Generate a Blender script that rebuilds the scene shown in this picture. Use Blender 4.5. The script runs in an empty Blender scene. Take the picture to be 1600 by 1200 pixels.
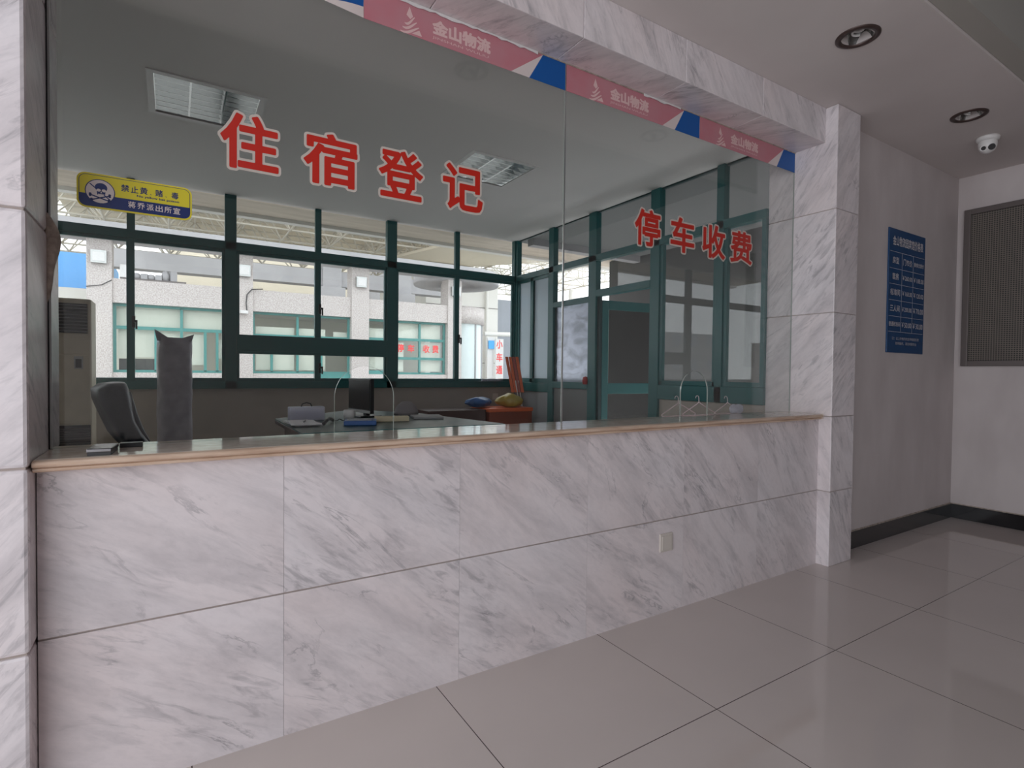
import bpy, bmesh, math, random
import numpy as np
from mathutils import Vector, Matrix
random.seed(7)
R = math.radians
sc = bpy.context.scene
col = sc.collection

# ------------------------------------------------------------------ camera
YAW, PITCH, ROLL, FL, EYE = R(32.0624), R(1.1874), R(0.5769), 845.23, 1.4945
F0 = Vector((math.sin(YAW), math.cos(YAW), 0)); R0 = Vector((math.cos(YAW), -math.sin(YAW), 0)); U0 = Vector((0, 0, 1))
Fv = F0*math.cos(PITCH) - U0*math.sin(PITCH); U1 = U0*math.cos(PITCH) + F0*math.sin(PITCH)
Rv = R0*math.cos(ROLL) + U1*math.sin(ROLL); Uv = U1*math.cos(ROLL) - R0*math.sin(ROLL)
cd = bpy.data.cameras.new('camera'); cam = bpy.data.objects.new('camera', cd); col.objects.link(cam)
M = Matrix((Rv, Uv, -Fv)).transposed().to_4x4(); M.translation = Vector((0, 0, EYE)); cam.matrix_world = M
cd.sensor_width = 36; cd.lens = FL*36/1600; cd.clip_start = .05; cd.clip_end = 300
sc.camera = cam

# ------------------------------------------------------------------ sky and exposure
w = bpy.data.worlds.new('overcast'); sc.world = w; w.use_nodes = True
bgn = w.node_tree.nodes['Background']; bgn.inputs[0].default_value = (.93, .95, 1, 1); bgn.inputs[1].default_value = 1.5
sc.view_settings.view_transform = 'Standard'; sc.view_settings.look = 'None'
sc.view_settings.gamma = 1; sc.view_settings.use_curve_mapping = False
sc.view_settings.exposure = 1.0
sc.cycles.max_bounces = 10; sc.cycles.diffuse_bounces = 6; sc.cycles.glossy_bounces = 5; sc.cycles.transparent_max_bounces = 24
sc.cycles.caustics_reflective = False; sc.cycles.caustics_refractive = False
sc.cycles.sample_clamp_indirect = 4

def portal(loc, rot, sx, sy):      # sampling guides in the openings daylight comes through
    l = bpy.data.lights.new('daylight_opening', 'AREA'); l.shape = 'RECTANGLE'; l.size = sx; l.size_y = sy
    o = bpy.data.objects.new('daylight_opening', l); o.location = loc; o.rotation_euler = rot; l.cycles.is_portal = True; col.objects.link(o)
portal((-3.0, -1.3, 1.8), (0, R(-90), 0), 3.6, 7.4)
portal((-2.3, -5.0, 1.8), (R(90), 0, 0), 1.4, 3.6)
portal((1.2, 6.98, 2.4), (R(-90), 0, 0), 6.2, 2.1)
portal((4.45, 4.8, 2.4), (0, R(90), 0), 2.1, 4.2)

# ------------------------------------------------------------------ materials
def newmat(n):
    m = bpy.data.materials.new(n); m.use_nodes = True; nt = m.node_tree
    return m, nt, nt.nodes['Principled BSDF']
def pbr(n, c, rough=.5, metal=0, spec=.5, noise=0, nscale=8, bump=0, trans=0, detail=4, c2=None, stretch=None, coat=0):
    m, nt, b = newmat(n)
    b.inputs['Base Color'].default_value = (*c, 1); b.inputs['Roughness'].default_value = rough
    b.inputs['Metallic'].default_value = metal; b.inputs['Specular IOR Level'].default_value = spec
    b.inputs['Transmission Weight'].default_value = trans; b.inputs['Coat Weight'].default_value = coat
    if noise or bump or c2:
        tc = nt.nodes.new('ShaderNodeTexCoord'); mp = nt.nodes.new('ShaderNodeMapping'); nz = nt.nodes.new('ShaderNodeTexNoise')
        nt.links.new(tc.outputs['Object'], mp.inputs[0]); nt.links.new(mp.outputs[0], nz.inputs[0])
        if stretch: mp.inputs['Scale'].default_value = stretch
        nz.inputs['Scale'].default_value = nscale; nz.inputs['Detail'].default_value = detail
        mx = nt.nodes.new('ShaderNodeMix'); mx.data_type = 'RGBA'
        rp = nt.nodes.new('ShaderNodeValToRGB'); rp.color_ramp.elements[0].position = .35; rp.color_ramp.elements[1].position = .65
        nt.links.new(nz.outputs[0], rp.inputs[0]); nt.links.new(rp.outputs[0], mx.inputs[0])
        d = c2 or tuple(x*(1-noise) for x in c)
        mx.inputs[6].default_value = (*d, 1); mx.inputs[7].default_value = (*c, 1)
        nt.links.new(mx.outputs[2], b.inputs['Base Color'])
        if bump:
            bp = nt.nodes.new('ShaderNodeBump'); bp.inputs['Strength'].default_value = bump; bp.inputs['Distance'].default_value = .01
            nt.links.new(nz.outputs[0], bp.inputs['Height']); nt.links.new(bp.outputs[0], b.inputs['Normal'])
    return m
def math_node(nt, op, a=None, b=None):
    n = nt.nodes.new('ShaderNodeMath'); n.operation = op
    for i, v in enumerate((a, b)):
        if v is None: continue
        if isinstance(v, (int, float)): n.inputs[i].default_value = v
        else: nt.links.new(v, n.inputs[i])
    return n.outputs[0]
def glass_mat(n, f0=.04, tint=(.9, .95, .93), haze=0.0, hazec=(.8, .82, .82)):
    m, nt, b = newmat(n); nt.nodes.remove(b); out = nt.nodes['Material Output']
    geo = nt.nodes.new('ShaderNodeNewGeometry'); dt = nt.nodes.new('ShaderNodeVectorMath'); dt.operation = 'DOT_PRODUCT'
    nt.links.new(geo.outputs['Incoming'], dt.inputs[0]); nt.links.new(geo.outputs['Normal'], dt.inputs[1])
    c = math_node(nt, 'ABSOLUTE', dt.outputs['Value']); k = math_node(nt, 'SUBTRACT', 1.0, c)
    p5 = math_node(nt, 'POWER', k, 5.0); f = math_node(nt, 'ADD', math_node(nt, 'MULTIPLY', p5, 1-f0), f0)
    tr = nt.nodes.new('ShaderNodeBsdfTransparent'); tr.inputs[0].default_value = (*tint, 1)
    gl = nt.nodes.new('ShaderNodeBsdfGlossy'); gl.inputs['Roughness'].default_value = 0.0; gl.inputs[0].default_value = (1, 1, 1, 1)
    mx = nt.nodes.new('ShaderNodeMixShader'); nt.links.new(f, mx.inputs[0]); nt.links.new(tr.outputs[0], mx.inputs[1]); nt.links.new(gl.outputs[0], mx.inputs[2])
    if haze:
        df = nt.nodes.new('ShaderNodeBsdfTranslucent'); df.inputs[0].default_value = (*hazec, 1)
        d2 = nt.nodes.new('ShaderNodeBsdfDiffuse'); d2.inputs[0].default_value = (*hazec, 1)
        m2 = nt.nodes.new('ShaderNodeMixShader'); m2.inputs[0].default_value = .35; nt.links.new(df.outputs[0], m2.inputs[1]); nt.links.new(d2.outputs[0], m2.inputs[2])
        m3 = nt.nodes.new('ShaderNodeMixShader'); m3.inputs[0].default_value = haze
        nt.links.new(mx.outputs[0], m3.inputs[1]); nt.links.new(m2.outputs[0], m3.inputs[2]); mx = m3
    nt.links.new(mx.outputs[0], out.inputs['Surface'])
    return m
def marble_mat(n, base=(.78, .735, .755), grey=(.33, .31, .33), brown=(.30, .20, .13)):
    m, nt, b = newmat(n); L = nt.links.new
    uv = nt.nodes.new('ShaderNodeUVMap')
    def noise(scale, sx, sy, det, dist=0.0, off=0):
        mp = nt.nodes.new('ShaderNodeMapping'); mp.inputs['Scale'].default_value = (sx, sy, 1); mp.inputs['Location'].default_value = (off, off*1.7, 0)
        L(uv.outputs[0], mp.inputs[0])
        z = nt.nodes.new('ShaderNodeTexNoise'); z.inputs['Scale'].default_value = scale; z.inputs['Detail'].default_value = det; z.inputs['Distortion'].default_value = dist
        z.inputs['Roughness'].default_value = .62
        L(mp.outputs[0], z.inputs[0]); return z.outputs[0]
    def ramp(s, stops):
        r = nt.nodes.new('ShaderNodeValToRGB'); e = r.color_ramp.elements
        e[0].position, e[0].color = stops[0][0], (*[stops[0][1]]*3, 1); e[1].position, e[1].color = stops[-1][0], (*[stops[-1][1]]*3, 1)
        for p, v in stops[1:-1]:
            q = e.new(p); q.color = (v, v, v, 1)
        L(s, r.inputs[0]); return r.outputs[0]
    big = ramp(noise(2.2, .8, 3.2, 9, .5), [(.44, 0), (.66, 1)])              # soft grey bands
    streak = ramp(noise(8, .8, 3.6, 12, .7, 3), [(.49, 0), (.63, 1)])         # fine streaks
    region = ramp(noise(1.3, .8, 1.6, 3, 0, 9), [(.40, 0), (.62, 1)])
    vein = ramp(noise(1.2, .8, 2.4, 12, .9, 5), [(.484, 0), (.498, 1), (.511, 0)])  # sharp veins
    vreg = ramp(noise(2.6, .8, 1.8, 3, 0, 12), [(.50, 0), (.62, 1)])
    rust = ramp(noise(2.4, .7, 3.0, 10, 1.2, 21), [(.69, 0), (.73, 1)])
    warm = ramp(noise(.9, 1, 1.4, 4, 0, 30), [(.35, 0), (.7, 1)])
    f1 = math_node(nt, 'MULTIPLY', streak, region)
    f = math_node(nt, 'ADD', math_node(nt, 'MULTIPLY', big, .34), math_node(nt, 'MULTIPLY', f1, .50))
    f = math_node(nt, 'ADD', f, math_node(nt, 'MULTIPLY', math_node(nt, 'MULTIPLY', vein, vreg), .6))
    mott = ramp(noise(34, .8, 1.6, 6, 0, 41), [(.45, 0), (.75, 1)]); f = math_node(nt, 'ADD', f, math_node(nt, 'MULTIPLY', mott, .10))
    f = math_node(nt, 'MINIMUM', f, .95)
    def mix(a, bb, fac):
        x = nt.nodes.new('ShaderNodeMix'); x.data_type = 'RGBA'
        if isinstance(fac, float): x.inputs[0].default_value = fac
        else: L(fac, x.inputs[0])
        for i, v in ((6, a), (7, bb)):
            if isinstance(v, tuple): x.inputs[i].default_value = (*v, 1)
            else: L(v, x.inputs[i])
        return x.outputs[2]
    c0 = mix(base, (base[0]*.97, base[1]*.92, base[2]*.90), warm)
    c1 = mix(c0, grey, f)
    c2 = mix(c1, brown, math_node(nt, 'MULTIPLY', math_node(nt, 'MULTIPLY', rust, vreg), .7))
    L(c2, b.inputs['Base Color']); b.inputs['Roughness'].default_value = .24; b.inputs['Specular IOR Level'].default_value = .38
    return m

MT = {}
MT['marble'] = marble_mat('polished_marble')
MT['grout'] = pbr('marble_joint', (.40, .34, .31), .9)
MT['cap'] = pbr('beige_stone', (.70, .54, .42), .25, c2=(.52, .36, .26), nscale=14, stretch=(.35, 3, 3), detail=8)
MT['captop'] = pbr('polished_beige_stone', (.78, .69, .60), .07, c2=(.66, .57, .49), nscale=20, detail=8, spec=.2)
MT['wall'] = pbr('dirty_white_paint', (.60, .55, .545), .75, c2=(.53, .48, .475), nscale=2.0, detail=12, stretch=(1.6, 1.6, .7))
MT['ceil'] = pbr('white_ceiling_paint', (.67, .62, .605), .9, c2=(.63, .58, .565), nscale=1.1, detail=8)
MT['officeceil'] = pbr('office_ceiling_paint', (.76, .745, .73), .9)
MT['officewall'] = pbr('office_wall_paint', (.42, .37, .33), .8, c2=(.37, .33, .29), nscale=3)
MT['officefloor'] = pbr('grey_floor_tile', (.45, .43, .41), .35)
MT['black'] = pbr('black_granite', (.012, .012, .014), .08, spec=.6)
MT['teal'] = pbr('teal_aluminium', (.012, .105, .105), .35, spec=.5)
MT['tealdark'] = pbr('dark_teal_gasket', (.004, .03, .032), .5)
MT['glass'] = glass_mat('counter_glass', .042, (.965, .97, .962))
MT['wglass'] = glass_mat('window_glass', .035, (.95, .97, .97), haze=.035)
MT['glassedge'] = pbr('glass_edge', (.45, .50, .46), .2, trans=.3)
MT['frost'] = glass_mat('frosted_film', .03, (.55, .6, .62), haze=.75, hazec=(.62, .68, .72))
MT['alu'] = pbr('aluminium', (.50, .51, .50), .3, metal=.8)
MT['chrome'] = pbr('chrome', (.62, .63, .63), .10, metal=1)
MT['putty'] = pbr('old_plaster', (.50, .42, .36), .95, noise=.4, nscale=30, bump=.6)
MT['red'] = pbr('red_vinyl', (.50, .020, .010), .45)
MT['cream'] = pbr('cream_vinyl', (.55, .48, .43), .5)
MT['pink'] = pbr('pink_print', (.50, .175, .21), .5, c2=(.48, .22, .25), nscale=4)
MT['blue'] = pbr('blue_print', (.0, .085, .33), .45)
MT['stickerwhite'] = pbr('white_print', (.66, .58, .56), .5)
MT['pinklogo'] = pbr('pale_pink_print', (.68, .47, .46), .5)
MT['yellow'] = pbr('yellow_print', (.70, .60, .03), .4)
MT['navy'] = pbr('navy_print', (.008, .022, .13), .4)
MT['white'] = pbr('white_plastic', (.72, .71, .70), .4)
MT['paper'] = pbr('white_paper', (.90, .89, .92), .8)
MT['olive'] = pbr('olive_border', (.42, .36, .06), .5)
MT['board'] = pbr('blue_board', (.002, .055, .17), .3)
MT['boardtext'] = pbr('board_text', (.55, .53, .55), .6)
MT['acbody'] = pbr('aged_cream_plastic', (.80, .71, .55), .45, noise=.12, nscale=5)
MT['dark'] = pbr('dark_plastic', (.012, .012, .014), .35)
MT['leather'] = pbr('dark_leather', (.035, .042, .06), .38, bump=.4, nscale=25)
MT['wrap'] = pbr('grey_plastic_wrap', (.46, .44, .50), .34, bump=.7, nscale=9, noise=.25)
MT['deskglass'] = pbr('desk_glass', (.015, .05, .05), .32, spec=.2)
MT['deskwood'] = pbr('dark_red_wood', (.05, .016, .012), .4)
MT['orange'] = pbr('orange_plastic', (.68, .12, .03), .5)
MT['redbrown'] = pbr('orange_box_card', (.22, .04, .015), .6)
MT['granite'] = pbr('speckled_granite', (.66, .61, .585), .6, c2=(.42, .37, .35), nscale=42, detail=2)
MT['tealout'] = pbr('faded_teal_frame', (.055, .25, .23), .45)
MT['soffit'] = pbr('stained_soffit', (.74, .64, .54), .85, c2=(.60, .51, .42), nscale=3, detail=8, stretch=(.4, 3, 1))
MT['concrete'] = pbr('grey_render', (.42, .41, .42), .8, noise=.2, nscale=.8)
MT['creamwall'] = pbr('cream_cladding', (.76, .68, .54), .8, noise=.08, nscale=.5)
MT['blind'] = pbr('cream_blind', (.88, .85, .73), .8)
MT['bluewall'] = pbr('blue_cladding', (.12, .36, .72), .7)
MT['whitewall'] = pbr('white_cladding', (.80, .78, .74), .7)
MT['greysteel'] = pbr('grey_steel', (.30, .32, .36), .5)
MT['tube'] = pbr('white_steel_tube', (.62, .58, .50), .5)
MT['asphalt'] = pbr('pale_concrete_ground', (.42, .41, .39), .9, noise=.3, nscale=6)
MT['bronze'] = pbr('brown_trim', (.07, .045, .04), .35, metal=.4)
MT['screwhite'] = pbr('switch_plate', (.62, .57, .52), .4)
MT['clear'] = glass_mat('clear_plastic', .05, (.80, .80, .86), haze=.75, hazec=(.90, .90, .98))
MT['bluebag'] = pbr('blue_plastic_bag', (.02, .10, .30), .35, bump=.8, nscale=14)
MT['yellowbag'] = pbr('yellow_plastic_bag', (.38, .28, .05), .35, bump=.8, nscale=14)
MT['wire'] = pbr('hanger_wire', (.75, .62, .64), .4, metal=.1)
MT['signblue'] = pbr('bright_blue_sign', (.05, .40, .85), .5)
MT['signred'] = pbr('bright_red_letters', (.85, .06, .06), .5)
MT['frameg'] = pbr('grey_bronze_frame', (.14, .12, .115), .4, metal=.3)

def floor_mat():
    m, nt, b = newmat('beige_polished_tile'); L = nt.links.new
    g = nt.nodes.new('ShaderNodeNewGeometry'); sp = nt.nodes.new('ShaderNodeSeparateXYZ'); L(g.outputs['Position'], sp.inputs[0])
    masks = []
    for out, off in ((0, .056), (1, .53)):
        a = math_node(nt, 'SUBTRACT', sp.outputs[out], off-100); fr = math_node(nt, 'FRACT', a)
        d = math_node(nt, 'MINIMUM', fr, math_node(nt, 'SUBTRACT', 1.0, fr)); masks.append(math_node(nt, 'LESS_THAN', d, .0021))
    mk = math_node(nt, 'MAXIMUM', *masks)
    nz = nt.nodes.new('ShaderNodeTexNoise'); nz.inputs['Scale'].default_value = 2.2; nz.inputs['Detail'].default_value = 8; L(g.outputs['Position'], nz.inputs[0])
    mx = nt.nodes.new('ShaderNodeMix'); mx.data_type = 'RGBA'; L(nz.outputs[0], mx.inputs[0])
    mx.inputs[6].default_value = (.58, .52, .49, 1); mx.inputs[7].default_value = (.64, .575, .545, 1)
    m2 = nt.nodes.new('ShaderNodeMix'); m2.data_type = 'RGBA'; L(mk, m2.inputs[0]); L(mx.outputs[2], m2.inputs[6]); m2.inputs[7].default_value = (.06, .04, .035, 1)
    L(m2.outputs[2], b.inputs['Base Color']); b.inputs['Roughness'].default_value = .05; b.inputs['Specular IOR Level'].default_value = .5
    return m
MT['floor'] = floor_mat()
def mesh_grille_mat():
    m, nt, b = newmat('perforated_mesh'); L = nt.links.new
    g = nt.nodes.new('ShaderNodeNewGeometry'); sp = nt.nodes.new('ShaderNodeSeparateXYZ'); L(g.outputs['Position'], sp.inputs[0])
    a = math_node(nt, 'FRACT', math_node(nt, 'MULTIPLY', sp.outputs[1], 50)); c = math_node(nt, 'FRACT', math_node(nt, 'MULTIPLY', sp.outputs[2], 50))
    k = math_node(nt, 'MAXIMUM', math_node(nt, 'LESS_THAN', a, .35), math_node(nt, 'LESS_THAN', c, .35))
    mx = nt.nodes.new('ShaderNodeMix'); mx.data_type = 'RGBA'; L(k, mx.inputs[0]); mx.inputs[6].default_value = (.03, .026, .024, 1); mx.inputs[7].default_value = (.17, .145, .125, 1)
    L(mx.outputs[2], b.inputs['Base Color']); b.inputs['Roughness'].default_value = .6
    return m
MT['mesh'] = mesh_grille_mat()
def film_mat():
    m, nt, b = newmat('wrinkled_film'); nt.nodes.remove(b); L = nt.links.new; out = nt.nodes['Material Output']
    tc = nt.nodes.new('ShaderNodeTexCoord'); mp = nt.nodes.new('ShaderNodeMapping'); mp.inputs['Scale'].default_value = (1, 2.2, 5); L(tc.outputs['Object'], mp.inputs[0])
    nz = nt.nodes.new('ShaderNodeTexNoise'); nz.inputs['Scale'].default_value = 1.6; nz.inputs['Detail'].default_value = 8; nz.inputs['Distortion'].default_value = .8; L(mp.outputs[0], nz.inputs[0])
    rp = nt.nodes.new('ShaderNodeValToRGB'); rp.color_ramp.elements[0].position = .36; rp.color_ramp.elements[0].color = (.48, .52, .60, 1); rp.color_ramp.elements[1].position = .6; rp.color_ramp.elements[1].color = (.78, .83, .96, 1)
    L(nz.outputs[0], rp.inputs[0]); tl = nt.nodes.new('ShaderNodeBsdfTranslucent'); L(rp.outputs[0], tl.inputs[0])
    L(tl.outputs[0], out.inputs['Surface']); return m
MT['film'] = film_mat()

# ------------------------------------------------------------------ mesh helpers
class MB:
    def __init__(s): s.bm = bmesh.new(); s.uvl = s.bm.loops.layers.uv.new('UVMap'); s.mats = []
    def mi(s, m):
        if m not in s.mats: s.mats.append(m)
        return s.mats.index(m)
    def faces(s, pts, fs, m, smooth=False, uv=None):
        vs = [s.bm.verts.new(p) for p in pts]; i = s.mi(m); out = []
        for f in fs:
            try: fc = s.bm.faces.new([vs[k] for k in f])
            except ValueError: continue
            fc.material_index = i; fc.smooth = smooth; out.append(fc)
        return out
    def box(s, x0, x1, y0, y1, z0, z1, m, uv=None, rot=None, c=None):
        P = [(x, y, z) for z in (z0, z1) for y in (y0, y1) for x in (x0, x1)]
        if rot is not None:
            cc = Vector(c or ((x0+x1)/2, (y0+y1)/2, (z0+z1)/2)); mt = Matrix.Rotation(rot, 3, 'Z') if isinstance(rot, (int, float)) else rot
            P = [tuple(cc + mt @ (Vector(p)-cc)) for p in P]
        fs = s.faces(P, [(0, 2, 3, 1), (4, 5, 7, 6), (0, 1, 5, 4), (2, 6, 7, 3), (0, 4, 6, 2), (1, 3, 7, 5)], m)
        if uv:
            a, ou, ov = uv; ca, sa = math.cos(a), math.sin(a)
            for k, f in enumerate(fs):
                for lp in f.loops:
                    co = lp.vert.co
                    if k < 2: q = (co.x, co.y)
                    elif k < 4: q = (co.x, co.z)
                    else: q = (-co.y, co.z)
                    lp[s.uvl].uv = (ca*q[0]+sa*q[1]+ou, -sa*q[0]+ca*q[1]+ov)
        return s
    def prism(s, poly, axis, a, b, m, smooth=False, me=None):
        """polygon in the two other axes, extruded along axis from a to b"""
        def pt(p, t):
            if axis == 'x': return (t, p[0], p[1])
            if axis == 'y': return (p[0], t, p[1])
            return (p[0], p[1], t)
        n = len(poly)
        vs0 = [s.bm.verts.new(pt(p, a)) for p in poly]; vs1 = [s.bm.verts.new(pt(p, b)) for p in poly]
        i = s.mi(m); j = s.mi(me or m)
        f = s.bm.faces.new(vs0); f.material_index = i; f = s.bm.faces.new(vs1[::-1]); f.material_index = i
        for k in range(n):
            f = s.bm.faces.new((vs0[k], vs1[k], vs1[(k+1) % n], vs0[(k+1) % n])); f.material_index = j; f.smooth = smooth
        return s
    def tube(s, p0, p1, r0, m, r1=None, n=8, smooth=True):
        p0, p1 = Vector(p0), Vector(p1); r1 = r0 if r1 is None else r1; d = (p1-p0)
        if d.length < 1e-6: return s
        d.normalize(); u = d.orthogonal().normalized(); v = d.cross(u)
        P = [tuple(p+(u*math.cos(2*math.pi*k/n)+v*math.sin(2*math.pi*k/n))*r) for p, r in ((p0, r0), (p1, r1)) for k in range(n)]
        fs = [(k, (k+1) % n, n+(k+1) % n, n+k) for k in range(n)]
        s.faces(P, fs, m, smooth); s.faces(P[:n], [tuple(range(n))[::-1]], m); s.faces(P[n:], [tuple(range(n))], m)
        return s
    def path(s, pts, r, m, n=6):
        for a, b in zip(pts[:-1], pts[1:]): s.tube(a, b, r, m, n=n)
        return s
    def lathe(s, prof, c, m, n=32, smooth=True, axis=None):
        """profile of (radius, height) about a vertical line (or axis matrix)"""
        mt = axis or Matrix.Identity(3); c = Vector(c); P = []; fs = []
        for r, h in prof:
            for k in range(n):
                a = 2*math.pi*k/n; P.append(tuple(c + mt @ Vector((r*math.cos(a), r*math.sin(a), h))))
        for i in range(len(prof)-1):
            for k in range(n): fs.append((i*n+k, i*n+(k+1) % n, (i+1)*n+(k+1) % n, (i+1)*n+k))
        s.faces(P, fs, m, smooth)
        return s
    def loft(s, rings, m, smooth=True, cap=True):
        n = len(rings[0]); P = [tuple(p) for r in rings for p in r]; fs = []
        for i in range(len(rings)-1):
            for k in range(n): fs.append((i*n+k, i*n+(k+1) % n, (i+1)*n+(k+1) % n, (i+1)*n+k))
        if cap: fs += [tuple(range(n))[::-1], tuple(range((len(rings)-1)*n, len(rings)*n))]
        s.faces(P, fs, m, smooth); return s
    def build(s, name, parent=None, bevel=0, origin=None, fix=True, subsurf=0, **tags):
        if fix:
            bmesh.ops.remove_doubles(s.bm, verts=s.bm.verts, dist=1e-6) if fix == 'weld' else None
            bmesh.ops.recalc_face_normals(s.bm, faces=s.bm.faces)
        if origin is None and parent is None:
            xs = [v.co for v in s.bm.verts]
            origin = Vector((sum((min(v[i] for v in xs), max(v[i] for v in xs)))/2 for i in (0, 1))).to_3d() if xs else Vector()
            origin.z = min(v.z for v in xs)
        me = bpy.data.meshes.new(name)
        o = bpy.data.objects.new(name, me); col.objects.link(o)
        if parent is not None:
            o.parent = parent; po = parent
            off = Vector(parent.get('_org', (0, 0, 0)))
            bmesh.ops.translate(s.bm, verts=s.bm.verts, vec=-off); o['_org'] = tuple(off)
        else:
            bmesh.ops.translate(s.bm, verts=s.bm.verts, vec=-origin); o.location = origin; o['_org'] = tuple(origin)
        s.bm.to_mesh(me); s.bm.free()
        for m in s.mats: me.materials.append(m)
        if bevel:
            b = o.modifiers.new('bevel', 'BEVEL'); b.width = bevel; b.segments = 2; b.limit_method = 'ANGLE'; b.angle_limit = R(40)
        if subsurf:
            b = o.modifiers.new('subdivision', 'SUBSURF'); b.levels = subsurf; b.render_levels = subsurf
        tag(o, **tags); return o
def tag(o, label=None, cat=None, group=None, kind=None):
    if label: o['label'] = label
    if cat: o['category'] = cat
    if group: o['group'] = group
    if kind: o['kind'] = kind
    return o
def thing(name, loc, label=None, cat=None, group=None, kind=None):
    o = bpy.data.objects.new(name, None); col.objects.link(o); o.location = loc; o['_org'] = tuple(loc); o.empty_display_size = .1
    return tag(o, label, cat, group, kind)
def move_tree(o, loc, rz=0):
    o.location = loc; o.rotation_euler = (0, 0, rz)
def copy_tree(o, parent=None):
    c = o.copy(); col.objects.link(c)
    if parent: c.parent = parent
    for ch in list(o.children): copy_tree(ch, c)
    return c
STRUCT = dict(kind='structure')

def glyph(s, bold=0.0, res=64):
    """flat outline of a piece of writing: (verts, faces), em = 1; bold thickens it through a distance field"""
    c = bpy.data.curves.new('t', 'FONT'); c.body = s; c.size = 1; c.resolution_u = 3
    o = bpy.data.objects.new('t', c); col.objects.link(o)
    dg = bpy.context.evaluated_depsgraph_get(); dg.update()
    me = bpy.data.meshes.new_from_object(o.evaluated_get(dg))
    bm = bmesh.new(); bm.from_mesh(me)
    bmesh.ops.remove_doubles(bm, verts=bm.verts, dist=1e-5); bmesh.ops.triangulate(bm, faces=bm.faces)
    V = [v.co.to_2d() for v in bm.verts]; bm.verts.index_update(); Fc = [[v.index for v in f.verts] for f in bm.faces]
    if bold and Fc:
        E = np.array([[*e.verts[0].co.to_2d(), *e.verts[1].co.to_2d()] for e in bm.edges if len(e.link_faces) < 2])
        A = np.array([[*V[i]] for i in range(len(V))]); x0, z0 = A.min(0)-bold-.03; x1, z1 = A.max(0)+bold+.03
        h = 1.0/res; nx, nz = int((x1-x0)/h)+2, int((z1-z0)/h)+2
        X, Z = np.meshgrid(x0+h*np.arange(nx), z0+h*np.arange(nz), indexing='ij')
        D = np.full(X.shape, 9.0)
        for ax, az, bx, bz in E:
            dx, dz = bx-ax, bz-az; L2 = dx*dx+dz*dz
            if L2 < 1e-12: continue
            m_ = bold+.06; ia, ib = max(0, int((min(ax, bx)-m_-x0)/h)), min(nx, int((max(ax, bx)+m_-x0)/h)+2)
            ja, jb = max(0, int((min(az, bz)-m_-z0)/h)), min(nz, int((max(az, bz)+m_-z0)/h)+2)
            xs_, zs_ = X[ia:ib, ja:jb], Z[ia:ib, ja:jb]; t = np.clip(((xs_-ax)*dx+(zs_-az)*dz)/L2, 0, 1)
            D[ia:ib, ja:jb] = np.minimum(D[ia:ib, ja:jb], np.hypot(xs_-ax-t*dx, zs_-az-t*dz))
        ins = np.zeros(X.shape, bool)
        for f in Fc:
            P = A[f]; ia, ib = int((P[:, 0].min()-x0)/h), int((P[:, 0].max()-x0)/h)+2; ja, jb = int((P[:, 1].min()-z0)/h), int((P[:, 1].max()-z0)/h)+2
            xs_, zs_ = X[ia:ib, ja:jb], Z[ia:ib, ja:jb]; w_ = [(P[(k+1) % 3, 0]-P[k, 0])*(zs_-P[k, 1])-(P[(k+1) % 3, 1]-P[k, 1])*(xs_-P[k, 0]) for k in range(3)]
            ins[ia:ib, ja:jb] |= ((w_[0] >= 0) & (w_[1] >= 0) & (w_[2] >= 0)) | ((w_[0] <= 0) & (w_[1] <= 0) & (w_[2] <= 0))
        S = np.where(ins, -D, D)-bold
        V, Fc, idx = [], [], {}
        def vert(key, x, z):
            if key not in idx: idx[key] = len(V); V.append(Vector((x, z)))
            return idx[key]
        for j in range(nz-1):
            run = None
            for i in range(nx):
                c4 = [(i, j), (i+1, j), (i+1, j+1), (i, j+1)] if i < nx-1 else None
                full = c4 and all(S[q] < 0 for q in c4)
                if full:
                    if run is None: run = i
                    continue
                if run is not None:
                    Fc.append([vert(('c', a, b_), x0+h*a, z0+h*b_) for a, b_ in ((run, j), (i, j), (i, j+1), (run, j+1))]); run = None
                if not c4 or all(S[q] >= 0 for q in c4): continue
                poly_ = []
                for k in range(4):
                    p, q = c4[k], c4[(k+1) % 4]; sp_, sq = S[p], S[q]
                    if sp_ < 0: poly_.append(vert(('c', *p), x0+h*p[0], z0+h*p[1]))
                    if (sp_ < 0) != (sq < 0):
                        t = sp_/(sp_-sq); kk = ('e', *min(p, q), *max(p, q)); poly_.append(vert(kk, x0+h*(p[0]+t*(q[0]-p[0])), z0+h*(p[1]+t*(q[1]-p[1]))))
                if len(poly_) > 2: Fc.append(poly_)
    bm.free(); bpy.data.objects.remove(o); bpy.data.curves.remove(c); bpy.data.meshes.remove(me)
    return V, Fc
def add_text(mb, s, x0, x1, z0, z1, y, m, bold=.0, face='-y', keep=None, ref=None):
    """writing fitted in the rectangle; face -y is read looking along +y, face -x looking along +x"""
    V, Fc = glyph(s, bold)
    if not V: return
    ax, bx = min(v.x for v in V), max(v.x for v in V); az, bz = min(v.y for v in V), max(v.y for v in V)
    if ref: ax, bx, az, bz = ref
    if keep:   # keep proportions, fit by height, centre
        k = (z1-z0)/max(bz-az, 1e-6); wd = (bx-ax)*k
        if wd > x1-x0: k *= (x1-x0)/wd
        cx, cz = (x0+x1)/2, (z0+z1)/2
        f = lambda v: (cx+(v.x-(ax+bx)/2)*k, cz+(v.y-(az+bz)/2)*k)
    else:
        f = lambda v: (x0+(v.x-ax)/(bx-ax)*(x1-x0), z0+(v.y-az)/(bz-az)*(z1-z0))
    pts = []
    for v in V:
        a, b = f(v); pts.append((a, y, b) if face == '-y' else (y, -a, b))
    vs = [mb.bm.verts.new(p) for p in pts]; i = mb.mi(m)
    for q in Fc:
        try: fc = mb.bm.faces.new([vs[k] for k in q]); fc.material_index = i
        except ValueError: pass
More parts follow.
